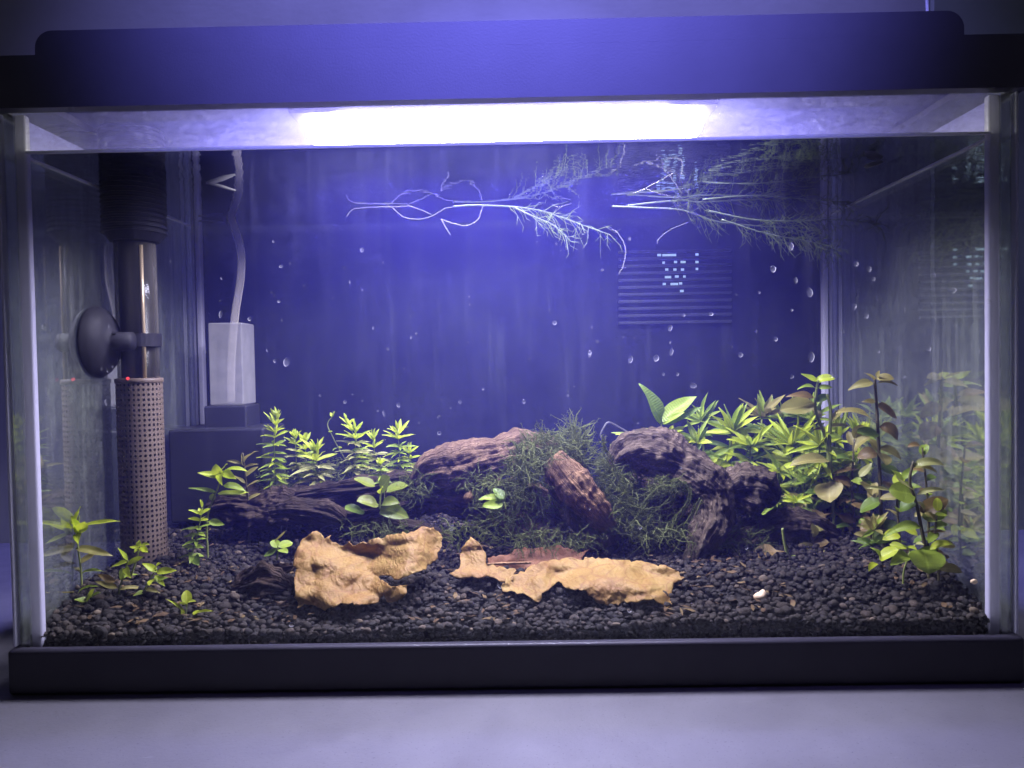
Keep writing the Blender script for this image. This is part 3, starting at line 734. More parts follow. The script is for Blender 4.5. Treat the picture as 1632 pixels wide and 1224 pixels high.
def stem_base(px, py, Y):
    p = at(px, py, Y); return Vector((p.x, p.y, min(p.z, gh(p.x, p.y))))
r_ = thing('stem_plant', 'narrow leaved sprig with a bright crown between heater guard and dark log', 'plant', stem_base(300, 905, .085), G_M)
whorls(r_, [(300, 905), (312, 862), (318, 835), (322, 808)], .085, 11, 22, 8, per=4, el0=60)
put_leaf(r_, at(326, 830, .085), at(357, 836, .08), mm(11, .09), 'leaf_green', 'spoon', .3)
put_leaf(r_, at(312, 885, .085), at(317, 900, .075), mm(12, .09), 'leaf_deep', 'ovate', .1)
plant('stem_plant', 'broad leaved bright green plant at the left end of the dark log', .10,
      [[(330, 830), (340, 795), (348, 775), (353, 752)]],
      [(352, 760, 314, 753, 10), (354, 757, 342, 741, 17, 'ovate'), (355, 752, 351, 772, 12, -.015), (358, 752, 397, 748, 10), (356, 752, 376, 763, 12, -.012), (352, 752, 362, 739, 12, 'ovate'),
       (346, 786, 299, 777, 7, 'leaf_green'), (347, 787, 398, 785, 9), (356, 774, 394, 781, 11, 'leaf_green'), (338, 803, 340, 786, 12, 'spoon', 'leaf_green'), (350, 757, 335, 760, 9)], G_M)
plant('stem_plant', 'olive stem plant with slanting leaves behind the log left end', .13,
      [[(396, 805), (393, 775), (390, 745), (387, 722)]],
      [(389, 737, 411, 716, 9), (388, 742, 385, 720, 9), (391, 759, 412, 743, 9), (393, 777, 415, 764, 9), (395, 797, 416, 786, 10), (386, 740, 358, 733, 5), (388, 748, 412, 738, 5), (392, 770, 372, 758, 6), (394, 790, 375, 783, 6)], G_M, 'leaf_olive', stem_mat='stem_dark')

G_F = 'fine leaved stems behind the dark log'
fine = [([(447, 810), (439, 760), (437, 710), (440, 668)], 20, 'leftmost and tallest narrow leaved stem behind the dark log'),
        ([(478, 780), (472, 735), (471, 694)], 15, 'thin sprig with small star top, second from left behind the log'),
        ([(495, 785), (489, 745), (486, 702)], 18, 'short leafy stem just left of the large bright star crown'),
        ([(510, 780), (506, 750), (503, 722)], 30, 'stem with the large bright star shaped crown behind the log'),
        ([(560, 760), (532, 700), (522, 676), (532, 662)], 10, 'bare curling stem with tiny leaves at its tip above the log'),
        ([(560, 775), (566, 730), (566, 684)], 22, 'dense pale green stem in the middle of the row behind the log'),
        ([(585, 770), (575, 720), (552, 668)], 14, 'slanting stem leaning left toward the bare curling tip'),
        ([(612, 770), (600, 735), (594, 697)], 21, 'yellowish leafy stem left of the upright bright pair'),
        ([(640, 775), (637, 730), (634, 684)], 21, 'upright bright green stem near the right end of the row'),
        ([(660, 775), (656, 750), (652, 716)], 16, 'last short stem of the row next to the brown arch'),
        ([(612, 778), (608, 755), (606, 738)], 14, 'tiny bright tuft on top of the dark log')]
for k, (path, ln, lab) in enumerate(fine):
    Y = .155 + .008 * ((k * 37 % 5) - 2) / 2
    if k == 10: Y = .125
    r_ = thing('fine_leaved_stem', lab, 'plant', stem_base(path[0][0], path[0][1], Y), G_F)
    whorls(r_, path, Y, 10 if k != 4 else 26, ln * 1.3, 5.5 if k != 3 else 8, per=6 if k != 4 else 2, t0=.25, sr=1.2 if k != 4 else 1.0, top='leaf_bright', low=('leaf_green', 'leaf_pale')[k % 2])

plant('round_leaf_plant', 'small plant with round olive leaves growing on the dark log', .105,
      [[(605, 812), (606, 795), (607, 784)]],
      [(598, 776, 564, 762, 19, 'ovate', (.1,)), (607, 781, 621, 760, 24, 'ovate', (.1,)), (616, 784, 651, 772, 25, 'ovate'), (603, 804, 569, 797, 20, 'ovate', -.012), (609, 804, 635, 799, 16, 'ovate', -.012), (606, 811, 651, 824, 21, 'ovate', -.016), (580, 814, 549, 812, 26, 'ovate', 'leaf_deep'), (607, 787, 609, 775, 8, 'leaf_bright', -.012)],
      None, 'leaf_round', shape='ovate')
plant('round_leaf_plant', 'tiny round leaved plantlet on gravel behind the curled dead leaf', .062,
      [[(441, 892), (443, 880), (443, 870)]], [(442, 874, 434, 859, 12, 'ovate'), (444, 872, 467, 864, 13, 'ovate'), (441, 876, 421, 887, 15, 'ovate', 'leaf_deep'), (444, 876, 458, 881, 11, 'ovate'), (438, 864, 458, 845, 6, 'leaf_olive')], None, 'leaf_green')
plant('round_leaf_plant', 'pair of small green leaves poking out of moss under the arch', .085,
      [[(806, 812), (803, 800)]], [(803, 797, 761, 794, 12, 'ovate'), (802, 802, 768, 807, 13, 'ovate', 'leaf_green'), (803, 795, 786, 778, 14, 'ovate', 'leaf_deep')], None, 'leaf_green')

# right hand thicket
G_R = 'bright plants behind the right driftwood'
plant('broad_leaf_plant', 'plant with two large upright wavy green leaves above the right driftwood', .15,
      [[(1056, 760), (1055, 700), (1054, 676)]],
      [(1052, 676, 1021, 607, 26, 'leaf_deep', (.35,)), (1054, 672, 1112, 628, 24, 'leaf_green', (.3,)), (1056, 676, 1092, 656, 10, 'leaf_green'), (1054, 678, 1040, 650, 9, 'leaf_deep'), (1056, 676, 1120, 648, 12, 'leaf_deep')], G_R)
def rosette(label, cx_, cy_, Y, n0, ln, w, base=(0, 90), top='leaf_bright', lo=-10, hi=70, tiers=3, gap=24, low='leaf_bright'):
    r_ = thing('bushy_plant', label, 'plant', stem_base(cx_ + base[0], cy_ + base[1], Y), G_R)
    stem(r_, [at(cx_ + base[0], cy_ + base[1], Y), at(cx_ + base[0] * .4, cy_ + base[1] * .5, Y), at(cx_, cy_, Y)], mm(2.2, Y))
    for t_ in range(tiers):
        c_ = at(cx_ + base[0] * .25 * t_, cy_ + gap * t_, Y)
        n = n0 + 5 if t_ == 0 else n0 + 1
        for k in range(n):
            az = 2 * math.pi * (k + .5 * t_) / n + random.uniform(-.3, .3)
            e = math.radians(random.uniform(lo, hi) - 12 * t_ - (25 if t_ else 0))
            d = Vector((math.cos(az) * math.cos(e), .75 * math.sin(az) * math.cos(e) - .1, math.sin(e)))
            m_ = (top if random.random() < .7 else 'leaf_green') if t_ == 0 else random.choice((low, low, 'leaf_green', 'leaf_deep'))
            l_ = mm(ln, Y) * random.uniform(.7, 1.15)
            tip = c_ + d * l_; tip.x = min(tip.x, XI - .002); tip.y = min(tip.y, DEP)
            put_leaf(r_, c_, tip, mm(w, Y) * random.uniform(.6, .95), m_, 'blade', random.choice((.1, .2, .3)), .45)
    return r_
rosette('yellow green tuft fanning out over the left end of the right driftwood', 1008, 696, .15, 9, 36, 9, (30, 60), lo=-40, hi=20, tiers=1)
rosette('short yellow leaves fringing the top of the right driftwood', 1066, 694, .15, 10, 36, 11, (0, 60), lo=-25, hi=25, tiers=1)
rosette('small bright fan directly behind the top of the hollow driftwood', 1110, 706, .15, 9, 42, 12, (5, 60), lo=0, hi=65, tiers=1)
rosette('bright bush with forked crown, left of the thicket', 1166, 690, .17, 14, 58, 13, (-4, 100))
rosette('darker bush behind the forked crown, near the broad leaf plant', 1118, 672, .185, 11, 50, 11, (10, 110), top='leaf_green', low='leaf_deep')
rosette('olive topped bush between the two brightest crowns', 1214, 665, .19, 11, 50, 15, (0, 120), top='leaf_olive', low='leaf_deep')
rosette('largest and brightest bush, long leaves fanning beside the tall stem', 1262, 712, .165, 17, 68, 13, (-4, 110), lo=-20, hi=75)
rosette('bright bush right of the tall green topped stem', 1330, 705, .19, 13, 55, 12, (-6, 110))
rosette('low bright tuft in shade under the thicket beside the driftwood lobe', 1268, 800, .125, 9, 26, 8, (0, 40), lo=-10, hi=45, tiers=1)
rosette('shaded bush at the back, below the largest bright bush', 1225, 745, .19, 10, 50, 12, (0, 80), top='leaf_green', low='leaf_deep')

rosette('bright bush in front of the rear corner seam, right of the largest bush', 1306, 712, .14, 13, 54, 12, (2, 120), lo=-20, hi=70)
rosette('bright bush touching the right glass at the back', 1372, 700, .155, 12, 46, 12, (-8, 120), lo=-10, hi=70)
rosette('olive green bush low at the right glass behind the brown stem', 1352, 765, .14, 11, 44, 13, (0, 90), top='leaf_green', low='leaf_olive')
rosette('green bush at the back between the largest bush and the corner', 1290, 670, .195, 12, 50, 12, (0, 120), top='leaf_green', low='leaf_green')
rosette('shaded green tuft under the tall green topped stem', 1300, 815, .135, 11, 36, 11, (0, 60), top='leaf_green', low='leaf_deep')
rosette('small olive tuft on gravel left of the curved dark stem', 1392, 845, .085, 10, 36, 13, (0, 50), top='leaf_olive', low='leaf_deep')
rosette('bright narrow leaved bush filling the gap right of the forked crown', 1196, 712, .16, 12, 50, 11, (0, 100), lo=-15, hi=65)
rosette('bright bush low between the driftwood lobe and the largest bush', 1240, 752, .15, 12, 44, 11, (0, 80), lo=-20, hi=55)
rosette('small green crown peeping over the back beside the rear corner', 1246, 668, .20, 11, 44, 11, (0, 120), top='leaf_green')
rosette('bright crown low in front of the rear corner seam', 1322, 748, .15, 12, 46, 11, (0, 100), lo=-20, hi=60)
rosette('green tuft at the foot of the largest bush', 1282, 770, .14, 11, 38, 11, (0, 70), top='leaf_green', low='leaf_olive')
G_S = 'tall stem plants at the right'
plant('tall_stem_plant', 'tall stem with bright green top in front of the rear corner', .13,
      [[(1338, 925), (1334, 870), (1328, 815), (1324, 760), (1316, 700), (1300, 655), (1301, 625), (1304, 606)], [(1324, 760), (1322, 700), (1324, 655), (1318, 628)]],
      [(1303, 607, 1276, 596, 11), (1304, 607, 1332, 601, 14, 'ovate'), (1303, 610, 1312, 596, 9), (1301, 620, 1270, 617, 9, 'leaf_green'), (1304, 618, 1328, 617, 9, 'leaf_green'), (1298, 634, 1252, 630, 13, 'leaf_brown', (.3,)), (1298, 642, 1242, 655, 26, 'leaf_olive', 'ovate'),
       (1302, 640, 1324, 628, 12, 'leaf_deep'), (1310, 665, 1292, 650, 9, 'leaf_olive'), (1322, 680, 1356, 678, 12, 'leaf_olive'), (1322, 672, 1348, 648, 12, 'leaf_olive'), (1318, 690, 1296, 682, 10, 'leaf_brown'), (1316, 690, 1345, 700, 11, 'leaf_green'),
       (1322, 735, 1258, 738, 20, 'leaf_olive', 'ovate'), (1324, 730, 1352, 722, 12, 'leaf_green'), (1322, 768, 1322, 800, 34, 'leaf_olive', 'ovate', -.015), (1326, 795, 1282, 782, 22, 'leaf_deep', 'ovate'), (1328, 818, 1272, 838, 24, 'leaf_brown', 'spoon'), (1326, 760, 1372, 745, 16, 'leaf_brown'), (1328, 815, 1365, 835, 18, 'leaf_brown', 'spoon')],
      G_S, 'leaf_bright', stem_mat='stem_green', sr=3.2)
plant('stem_plant', 'short cut green stem with one drooping rusty leaf before the driftwood root', .085,
      [[(1262, 925), (1256, 890), (1250, 862), (1247, 842)]], [(1254, 880, 1190, 888, 24, 'leaf_brown', 'spoon', (.5,)), (1256, 892, 1268, 884, 5, 'leaf_green')], G_S, sr=3.4)
plant('tall_stem_plant', 'brown leaved tall stem, second from the right glass', .10,
      [[(1412, 905), (1406, 850), (1403, 780), (1400, 700), (1397, 645), (1394, 602)]],
      [(1394, 606, 1377, 593, 9), (1396, 604, 1427, 602, 13, 'ovate'), (1392, 610, 1350, 620, 14, (.4,)), (1400, 610, 1436, 614, 8), (1396, 640, 1373, 640, 8, 'leaf_olive'), (1398, 645, 1432, 668, 20, 'leaf_brown'), (1399, 676, 1332, 650, 17, 'spoon'), (1401, 680, 1437, 700, 26, 'leaf_brown', 'ovate'), (1400, 690, 1365, 690, 20, 'leaf_deep', 'ovate'),
       (1401, 718, 1384, 697, 12, (.4,)), (1402, 714, 1441, 732, 17, (.5,)), (1401, 722, 1414, 740, 20, 'ovate', -.012), (1398, 722, 1365, 728, 18, 'leaf_brown', 'ovate'), (1370, 760, 1390, 738, 12, 'leaf_pale'), (1405, 770, 1436, 782, 18, 'leaf_brown', 'ovate'), (1404, 780, 1378, 776, 6, 'leaf_pale'), (1398, 602, 1402, 590, 7), (1404, 800, 1368, 815, 22, 'leaf_deep', 'ovate'), (1406, 830, 1370, 842, 18, 'leaf_brown', 'ovate'), (1406, 840, 1436, 838, 18, 'leaf_deep', 'ovate'), (1402, 745, 1436, 755, 20, 'leaf_deep', 'ovate')],
      G_S, 'leaf_olive', stem_mat='stem_dark', sr=3.4)
plant('stem_plant', 'dark curved stem with arching pale leaves close to the right glass', .045,
      [[(1480, 900), (1470, 850), (1461, 805), (1450, 768), (1456, 735)]],
      [(1460, 790, 1416, 780, 30, 'leaf_green', 'ovate', (.1,)), (1462, 788, 1512, 777, 8, 'leaf_pale', (.9,)), (1456, 782, 1420, 756, 9, 'leaf_pale'), (1462, 800, 1476, 817, 11), (1468, 840, 1402, 852, 15, 'leaf_green', (.9,)), (1418, 782, 1378, 777, 5, 'leaf_pale'), (1466, 815, 1512, 796, 22, 'leaf_brown', 'ovate'), (1470, 825, 1510, 815, 24, 'leaf_green', 'ovate'), (1456, 742, 1514, 738, 14, 'leaf_pale', (.7,)), (1455, 745, 1500, 752, 12, 'leaf_olive', (.6,)), (1462, 800, 1430, 812, 22, 'leaf_deep', 'ovate'), (1472, 850, 1510, 848, 16, 'leaf_brown')],
      G_S, 'leaf_pale', stem_mat='stem_dark', sr=3.4)
plant('stem_plant', 'low plant with broad yellow green leaves on gravel near the right glass', .038,
      [[(1440, 915), (1445, 895), (1450, 880)]],
      [(1402, 892, 1432, 874, 18, 'leaf_bright', 'ovate'), (1404, 890, 1388, 870, 10), (1418, 868, 1446, 874, 12, 'leaf_bright'), (1398, 898, 1383, 909, 11, 'leaf_bright'), (1470, 876, 1482, 914, 44, 'leaf_green', 'ovate', -.01), (1482, 876, 1526, 863, 12, 'leaf_bright', (.9,)), (1458, 870, 1472, 866, 7, 'leaf_pale'), (1448, 885, 1420, 898, 16, 'leaf_green', 'ovate'), (1450, 884, 1440, 866, 9, 'leaf_green')],
      G_S, 'leaf_green')

def random_stem(label, pts, Y, mats, n, ln, w, seed, shape='ovate', stem_mat='stem_dark'):
    random.seed(seed)
    r_ = thing('stem_plant', label, 'plant', stem_base(pts[0][0], pts[0][1], Y), G_S)
    P = [at(x, y, Y) for x, y in pts]; stem(r_, P, mm(2.4, Y), stem_mat); C = smooth_path(P, 14)
    for k in range(n):
        i = int((.12 + .88 * k / max(1, n - 1)) * (len(C) - 1)); az = k * 2.4 + random.uniform(-.4, .4); e = random.uniform(-.35, .45) + (.5 if k > n - 4 else 0)
        d = Vector((math.cos(az) * math.cos(e), .6 * math.sin(az) * math.cos(e) - .15, math.sin(e))); tip = C[i] + d * mm(ln, Y) * random.uniform(.7, 1.15)
        tip.x = min(tip.x, XI - .0015); tip.z = max(tip.z, gh(tip.x, tip.y) + .001)
        put_leaf(r_, C[i], tip, mm(w, Y) * random.uniform(.75, 1.2), random.choice(mats), shape, random.choice((.2, .4, .6)), random.uniform(.2, .6))
G_S = 'tall stem plants at the right'
O_, B_, Gn, D_, Br = 'leaf_olive', 'leaf_brown', 'leaf_green', 'leaf_deep', 'leaf_bright'
random_stem('leafy olive stem standing just behind the brown tall stem', [(1366, 900), (1362, 840), (1358, 770), (1362, 700)], .125, (O_, Gn, D_, B_), 16, 40, 17, 301)
random_stem('short green stem between the brown tall stem and the curved dark stem', [(1436, 905), (1434, 860), (1430, 800), (1436, 762)], .075, (Gn, O_, D_, Br), 14, 36, 17, 302)
random_stem('low olive stem in front of the driftwood root', [(1302, 915), (1298, 880), (1292, 850)], .105, (O_, D_, B_), 9, 34, 16, 303)
random_stem('low green plant at the right glass behind the yellow green leaves', [(1496, 915), (1494, 885), (1490, 850), (1494, 815)], .040, (Gn, O_, Br, B_), 12, 34, 18, 304)
random_stem('dark leaved stem low behind the short green stem', [(1398, 905), (1392, 870), (1386, 830), (1390, 790)], .11, (D_, O_, B_), 13, 38, 18, 305)
random_stem('narrow leaved green stem beside the tall green topped stem', [(1352, 900), (1348, 840), (1342, 780), (1345, 735)], .14, (Gn, Br, D_), 18, 38, 10, 306, 'lance', 'stem_green')
random_stem('olive stem leaning on the right glass above the low green plant', [(1478, 890), (1480, 830), (1476, 770), (1470, 715)], .06, (O_, Gn, B_, D_), 13, 34, 16, 307)
random.seed(99)
# ------------------------------------------------------------------ moss
def strands(n, cen, spread, ln, rad, Y, dY, droop=0.3, wild=.9, bias=(0, 0, 0)):
    V, F = [], []
    for k in range(n):
        while True:
            u = np.array([random.uniform(-1, 1) for _ in range(3)])
            if u @ u < 1: break
        p = at(cen[0] + u[0] * spread[0], cen[1] + u[1] * spread[1], Y + u[2] * dY)
        d = Vector((u[0] * .8 + random.gauss(0, wild), u[2] * .3 + random.gauss(0, wild) - .3, random.gauss(.1, wild))) + Vector(bias); d.normalize()
        L = mm(ln, Y) * random.uniform(.4, 1.2); ns = 6; pts = [p]
        for i in range(ns):
            d = (d + Vector((random.gauss(0, .28), random.gauss(0, .28), random.gauss(0, .28) - droop * .2))).normalized(); pts.append(pts[-1] + d * L / ns)
        for q in pts: q.z = max(q.z, gh(q.x, q.y)); q.y = max(.0075, q.y)
        r0 = mm(rad, Y) * random.uniform(.7, 1.3)
        v, f = tube_data(pts, [r0 * (1 - .7 * i / ns) for i in range(ns + 1)], 3, False); b0 = len(V); V += v; F += [tuple(b0 + i for i in q) for q in f]
        for i in range(1, ns + 1):                        # tiny side leaflets
            for s_ in (-1, 1):
                dd = Vector((random.gauss(0, 1), random.gauss(0, 1), random.gauss(0, 1))).normalized() * mm(4.2, Y)
                b0 = len(V); V += [pts[i], pts[i] + dd * .5 + Vector((0, 0, mm(.9, Y))), pts[i] + dd]; F.append((b0, b0 + 1, b0 + 2))
    return V, F
def moss(label, specs, mat='moss'):
    V, F = [], []
    for s_ in specs:
        v, f = strands(*s_); b0 = len(V); V += v; F += [tuple(b0 + i for i in q) for q in f]
    o = link('moss', mesh('moss', V, F, mat)); tag(o, label, 'moss', kind='stuff'); return o
moss('dark green moss draped over the brown arch', [
    (420, (880, 712), (50, 22), 34, .9, .115, .02, -.2), (240, (838, 745), (30, 40), 30, .9, .100, .012, .5), (300, (815, 800), (65, 45), 30, .9, .105, .018, .5), (70, (770, 772), (45, 20), 26, .8, .100, .01, .3),
    (90, (915, 700), (22, 20), 44, 1.1, .115, .012, -.6), (120, (920, 730), (30, 22), 34, 1.0, .11, .01, .1)])
moss('dark green moss filling the gap between arch and right driftwood', [
    (520, (990, 790), (40, 55), 34, .9, .115, .02, .3), (260, (1000, 830), (60, 26), 36, .9, .105, .02, .3), (200, (975, 745), (26, 20), 26, .9, .13, .012, .0), (120, (1060, 775), (30, 12), 26, .8, .10, .01, .6)])
moss('loose dark moss strands around the foot of the right driftwood', [
    (160, (1170, 860), (60, 30), 40, .9, .10, .015, .3), (120, (1060, 850), (60, 14), 40, .9, .09, .012, .3), (200, (870, 860), (90, 16), 28, .8, .085, .012, .3), (160, (1300, 780), (80, 60), 34, .8, .15, .02, .3), (110, (740, 850), (50, 25), 26, .8, .085, .012, .3), (100, (600, 845), (60, 10), 26, .8, .09, .012, .4)])
moss('thin brownish algae fuzz hanging around the fine leaved stems', [(120, (440, 775), (24, 30), 22, .6, .15, .01, .3), (140, (560, 745), (90, 18), 24, .6, .15, .01, .3), (130, (660, 775), (35, 25), 26, .7, .12, .01, .3)])
# long moss strands curling round the hollow
V, F = [], []
for path in ([(1012, 850), (1050, 845), (1085, 825), (1100, 795), (1092, 770), (1070, 762)], [(1020, 862), (1065, 850), (1098, 832), (1112, 800)], [(1005, 838), (1030, 800), (1055, 780), (1090, 786)], [(960, 700), (970, 720), (985, 760), (1000, 800)], [(1040, 856), (1090, 848), (1120, 822)], [(985, 800), (1020, 815), (1060, 800), (1080, 770)]):
    for rep_ in range(4):
        C = smooth_path([at(x + random.gauss(0, 4), y + random.gauss(0, 4), .090 + .006 * random.random()) for x, y in path], 8)
        v, f = tube_data(C, mm(.75, .09), 4); b0 = len(V); V += v; F += [tuple(b0 + i for i in q) for q in f]
        for p in C:
            for k in range(3):
                dd = Vector((random.gauss(0, 1), random.gauss(0, 1), random.gauss(0, 1))).normalized() * mm(random.uniform(3, 8), .09); b0 = len(V)
                V += [p, p + dd * .5 + Vector((0, 0, mm(1.1, .09))), p + dd]; F.append((b0, b0 + 1, b0 + 2))
o = link('moss', mesh('moss', V, F, 'moss')); tag(o, 'long moss strands curling across the dark hollow of the driftwood', 'moss', kind='stuff')

# ------------------------------------------------------------------ dead leaves
def litter(label, outline, Ybot, Ytop, mat='dead_leaf', amp=.0035, seed=0, off=(0, 0), sc=1, step=5, lean=None, extra=()):
    P = [(off[0] + x * sc, off[1] + y * sc) for x, y in outline]
    # roughen the outline
    R_ = []
    for i in range(len(P)):
        a, b = P[i], P[(i + 1) % len(P)]; n_ = max(1, int(math.hypot(b[0] - a[0], b[1] - a[1]) / 5))
        for k in range(n_):
            t_ = k / n_; R_.append((a[0] + (b[0] - a[0]) * t_ + random.gauss(0, 1.5) * (k > 0), a[1] + (b[1] - a[1]) * t_ + random.gauss(0, 1.5) * (k > 0)))
    x0, x1 = min(p[0] for p in R_), max(p[0] for p in R_); y0, y1 = min(p[1] for p in R_), max(p[1] for p in R_)
    def inside(x, y):
        c_ = False
        for i in range(len(R_)):
            (xa, ya), (xb, yb) = R_[i], R_[i - 1]
            if (ya > y) != (yb > y) and x < (xb - xa) * (y - ya) / (yb - ya) + xa: c_ = not c_
        return c_
    pts = [Vector(p) for p in R_]; ne = len(pts)
    yy = y0
    while yy < y1:
        xx = x0
        while xx < x1:
            q = (xx + random.uniform(-1.2, 1.2), yy + random.uniform(-1.2, 1.2))
            if inside(*q): pts.append(Vector(q))
            xx += step
        yy += step
    ed = [(i, (i + 1) % ne) for i in range(ne)]
    v2, _, tri, _, _, _ = delaunay_2d_cdt(pts, ed, [list(range(ne))], 1, 1e-4)
    V = []
    for q in v2:
        x, y = q; t_ = (y1 - y) / (y1 - y0); Y = Ybot + (Ytop - Ybot) * t_
        big = noise.noise(Vector((x * .016, y * .022, seed))); fi = noise.noise(Vector((x * .16, y * .16, seed + 3)))
        wx, wy = x + 9 * noise.noise(Vector((x * .03, y * .03, seed + 7))), y + 9 * noise.noise(Vector((x * .03, y * .03, seed + 17)))
        d1 = noise.voronoi(Vector((wx * .022, wy * .040, seed)))[0]; d2 = noise.voronoi(Vector((wx * .085, wy * .115, seed + 2)))[0]
        Y += amp * (2.6 * big - 1.05 * min(.6, d1[1] - d1[0]) - .22 * min(.6, d2[1] - d2[0]) + .10 * fi + .6)
        for (ex, ey, er, ea) in extra: Y += ea * math.exp(-((x - ex) ** 2 + (y - ey) ** 2) / er ** 2)
        V.append(at(x, y, max(Y, .0085)))
    root = sum(V, Vector()) / len(V)
    me = mesh('dead_leaf', [p - root for p in V], [tuple(f) for f in tri], mat)
    o = link('dead_leaf', me, None, root); md = o.modifiers.new('solid', 'SOLIDIFY'); md.thickness = .0004; md.offset = 0
    tag(o, label, 'dead leaf', 'dead leaves on the gravel'); return o
k1 = .2941
litter('large curled tan dead leaf with a torn edge, left of the two', [(330, 775), (375, 780), (400, 812), (432, 792), (442, 830), (500, 850), (530, 826), (552, 848), (640, 820), (760, 790), (880, 775), (925, 745), (990, 750), (1030, 790), (1035, 850), (1000, 930), (930, 980), (800, 1035), (740, 1010), (690, 1015), (700, 1035), (760, 1070), (850, 1060), (845, 1100), (790, 1150), (740, 1155), (720, 1115), (690, 1155), (600, 1165), (480, 1165), (415, 1190), (400, 1202), (350, 1175), (290, 1165), (250, 1188), (240, 1100), (232, 960), (245, 880), (270, 825)],
       .0165, .064, 'dead_leaf', .0046, 1, (400, 620), k1, 3.2, extra=((532, 915, 20, .005), (640, 895, 40, -.006), (485, 900, 22, -.004), (695, 890, 22, .010)))
k2 = .2696
litter('broad crinkled tan dead leaf with ragged right end', [(440, 1020), (470, 970), (540, 945), (640, 890), (760, 860), (830, 850), (900, 862), (960, 852), (1080, 856), (1200, 864), (1330, 885), (1430, 905), (1490, 930), (1525, 965), (1500, 985), (1460, 1000), (1446, 1060), (1455, 1120), (1420, 1150), (1380, 1120), (1340, 1090), (1250, 1115), (1170, 1105), (1090, 1130), (1020, 1120), (980, 1080), (930, 1040), (850, 1035), (810, 1020), (780, 988), (720, 1040), (680, 1060), (668, 1112), (640, 1110), (600, 1075), (520, 1050), (450, 1050)],
       .0170, .060, 'dead_leaf', .0044, 14, (680, 660), k2, 3.2, extra=((890, 925, 20, .004), (1000, 905, 50, -.004)))
litter('upright pointed dead leaf scrap at the left of the crinkled leaf', [(135, 940), (190, 915), (200, 870), (195, 835), (260, 725), (310, 760), (350, 825), (355, 895), (430, 900), (530, 925), (510, 985), (430, 990), (395, 966), (330, 965), (250, 968), (200, 975), (160, 960)],
       .045, .070, 'dead_leaf', .003, 23, (680, 660), k2, 4)
litter('darker orange brown dead leaf behind the crinkled leaf', [(360, 850), (480, 832), (520, 800), (640, 795), (760, 776), (830, 790), (900, 820), (967, 796), (915, 862), (850, 905), (640, 915), (460, 980), (400, 935), (362, 905)],
       .070, .088, 'dead_leaf_dark', .003, 37, (680, 660), k2, 4)
V, F = tube_data(smooth_path([at(776, 900, .066), at(800, 898, .066), at(846, 897, .066)], 5), mm(2.3, .05), 8)
tag(link('twig', mesh('twig', V, F, 'wood_orange')), 'thin straight brown leaf stalk lying between the dead leaves', 'twig')
for (x, y, r, Y, mat, lab) in ((1215, 950, 11, .024, 'pale_stone', 'cream coloured pebble on dark gravel at the right'), (1552, 926, 5, .018, 'pale_stone', 'tiny yellowish chip by the right glass')):
    iv, if_ = I2; q = iv * (1 + .35 * np.sin(iv @ rng.normal(0, 2, (3, 3)))) * mm(r, Y) * np.array([1, .7, .85]); c_ = at(x, y, Y)
    tag(link('pebble', mesh('pebble', q, [tuple(f) for f in if_], mat), None, c_), lab, 'pebble')

# ------------------------------------------------------------------ heater
HY = .095
ht, hb = at(209, 196, HY), at(231, 897, HY)
hv = (hb - ht); HL = hv.length; hd = hv.normalized()
heater = thing('heater', 'cylindrical heater with black ribbed cap, glass tube and perforated guard', 'heater', hb)
def hpos(py): return (py - 196) / (897 - 196) * HL
rc = mm(47, HY)
pr = [(0, rc * .8), (.002, rc)]
z = .002
while z < hpos(372):
    pr += [(z, rc * .97), (z + .0005, rc * 1.03), (z + .0016, rc * 1.03), (z + .0021, rc * .97)]; z += .0031
pr += [(hpos(375), rc * .93), (hpos(384), rc * .78)]
V, F = lathe_data(pr, ht, hd, 40); part('cap', mesh('cap', V, F, 'heater_black', False), heater)
rg = mm(31, HY)
V, F = lathe_data([(hpos(383), rg), (hpos(612), rg)], ht, hd, 36); part('glass_tube', mesh('glass_tube', V, F, 'heater_glass'), heater)
V, F = lathe_data([(hpos(386), rg * .82), (hpos(890), rg * .82)], ht, hd, 28); part('heating_core', mesh('heating_core', V, F, 'heater_core'), heater)
a0 = ht + Vector((mm(20, HY), -rg * .72, 0))
V, F = tube_data([a0 + hd * hpos(392), a0 + hd * hpos(606)], mm(3.2, HY), 8); part('tube_highlight', mesh('tube_highlight', V, F, 'highlight_gold'), heater)  # gold highlight on the glass tube, built as a thin rod
# perforated guard
NA, NR = 30, 36; V, F = [], []
ax = hd; pa = ax.cross(Vector((0, 1, 0))).normalized(); pb = ax.cross(pa); rgd = mm(34.5, HY)
def gp(u, v): return ht + ax * (hpos(606) + v * (hpos(893) - hpos(606))) + (pa * math.cos(u) + pb * math.sin(u)) * rgd
for j in range(NR):
    for i in range(NA):
        b0 = len(V); cu, cv_ = (i + .5), (j + .5)
        for (du, dv) in ((-.5, -.5), (0, -.5), (.5, -.5), (.5, 0), (.5, .5), (0, .5), (-.5, .5), (-.5, 0)): V.append(gp((cu + du) / NA * 2 * math.pi, (cv_ + dv) / NR))
        for k in range(8):
            an = math.radians(-135 + 45 * k); V.append(gp((cu + .29 * math.cos(an)) / NA * 2 * math.pi, (cv_ + .29 * math.sin(an)) / NR))
        for k in range(8): F.append((b0 + k, b0 + (k + 1) % 8, b0 + 8 + (k + 1) % 8, b0 + 8 + k))
o = part('perforated_guard', mesh('perforated_guard', V, F, 'guard_plastic', False), heater)
md = o.modifiers.new('weld', 'WELD'); md.merge_threshold = .00001
md = o.modifiers.new('solid', 'SOLIDIFY'); md.thickness = .0003
V, F = lathe_data([(hpos(600), rgd * 1.0), (hpos(602), rgd * 1.04), (hpos(607), rgd * 1.04), (hpos(608), rgd)], ht, hd, 36); part('guard_collar', mesh('guard_collar', V, F, 'guard_plastic'), heater)
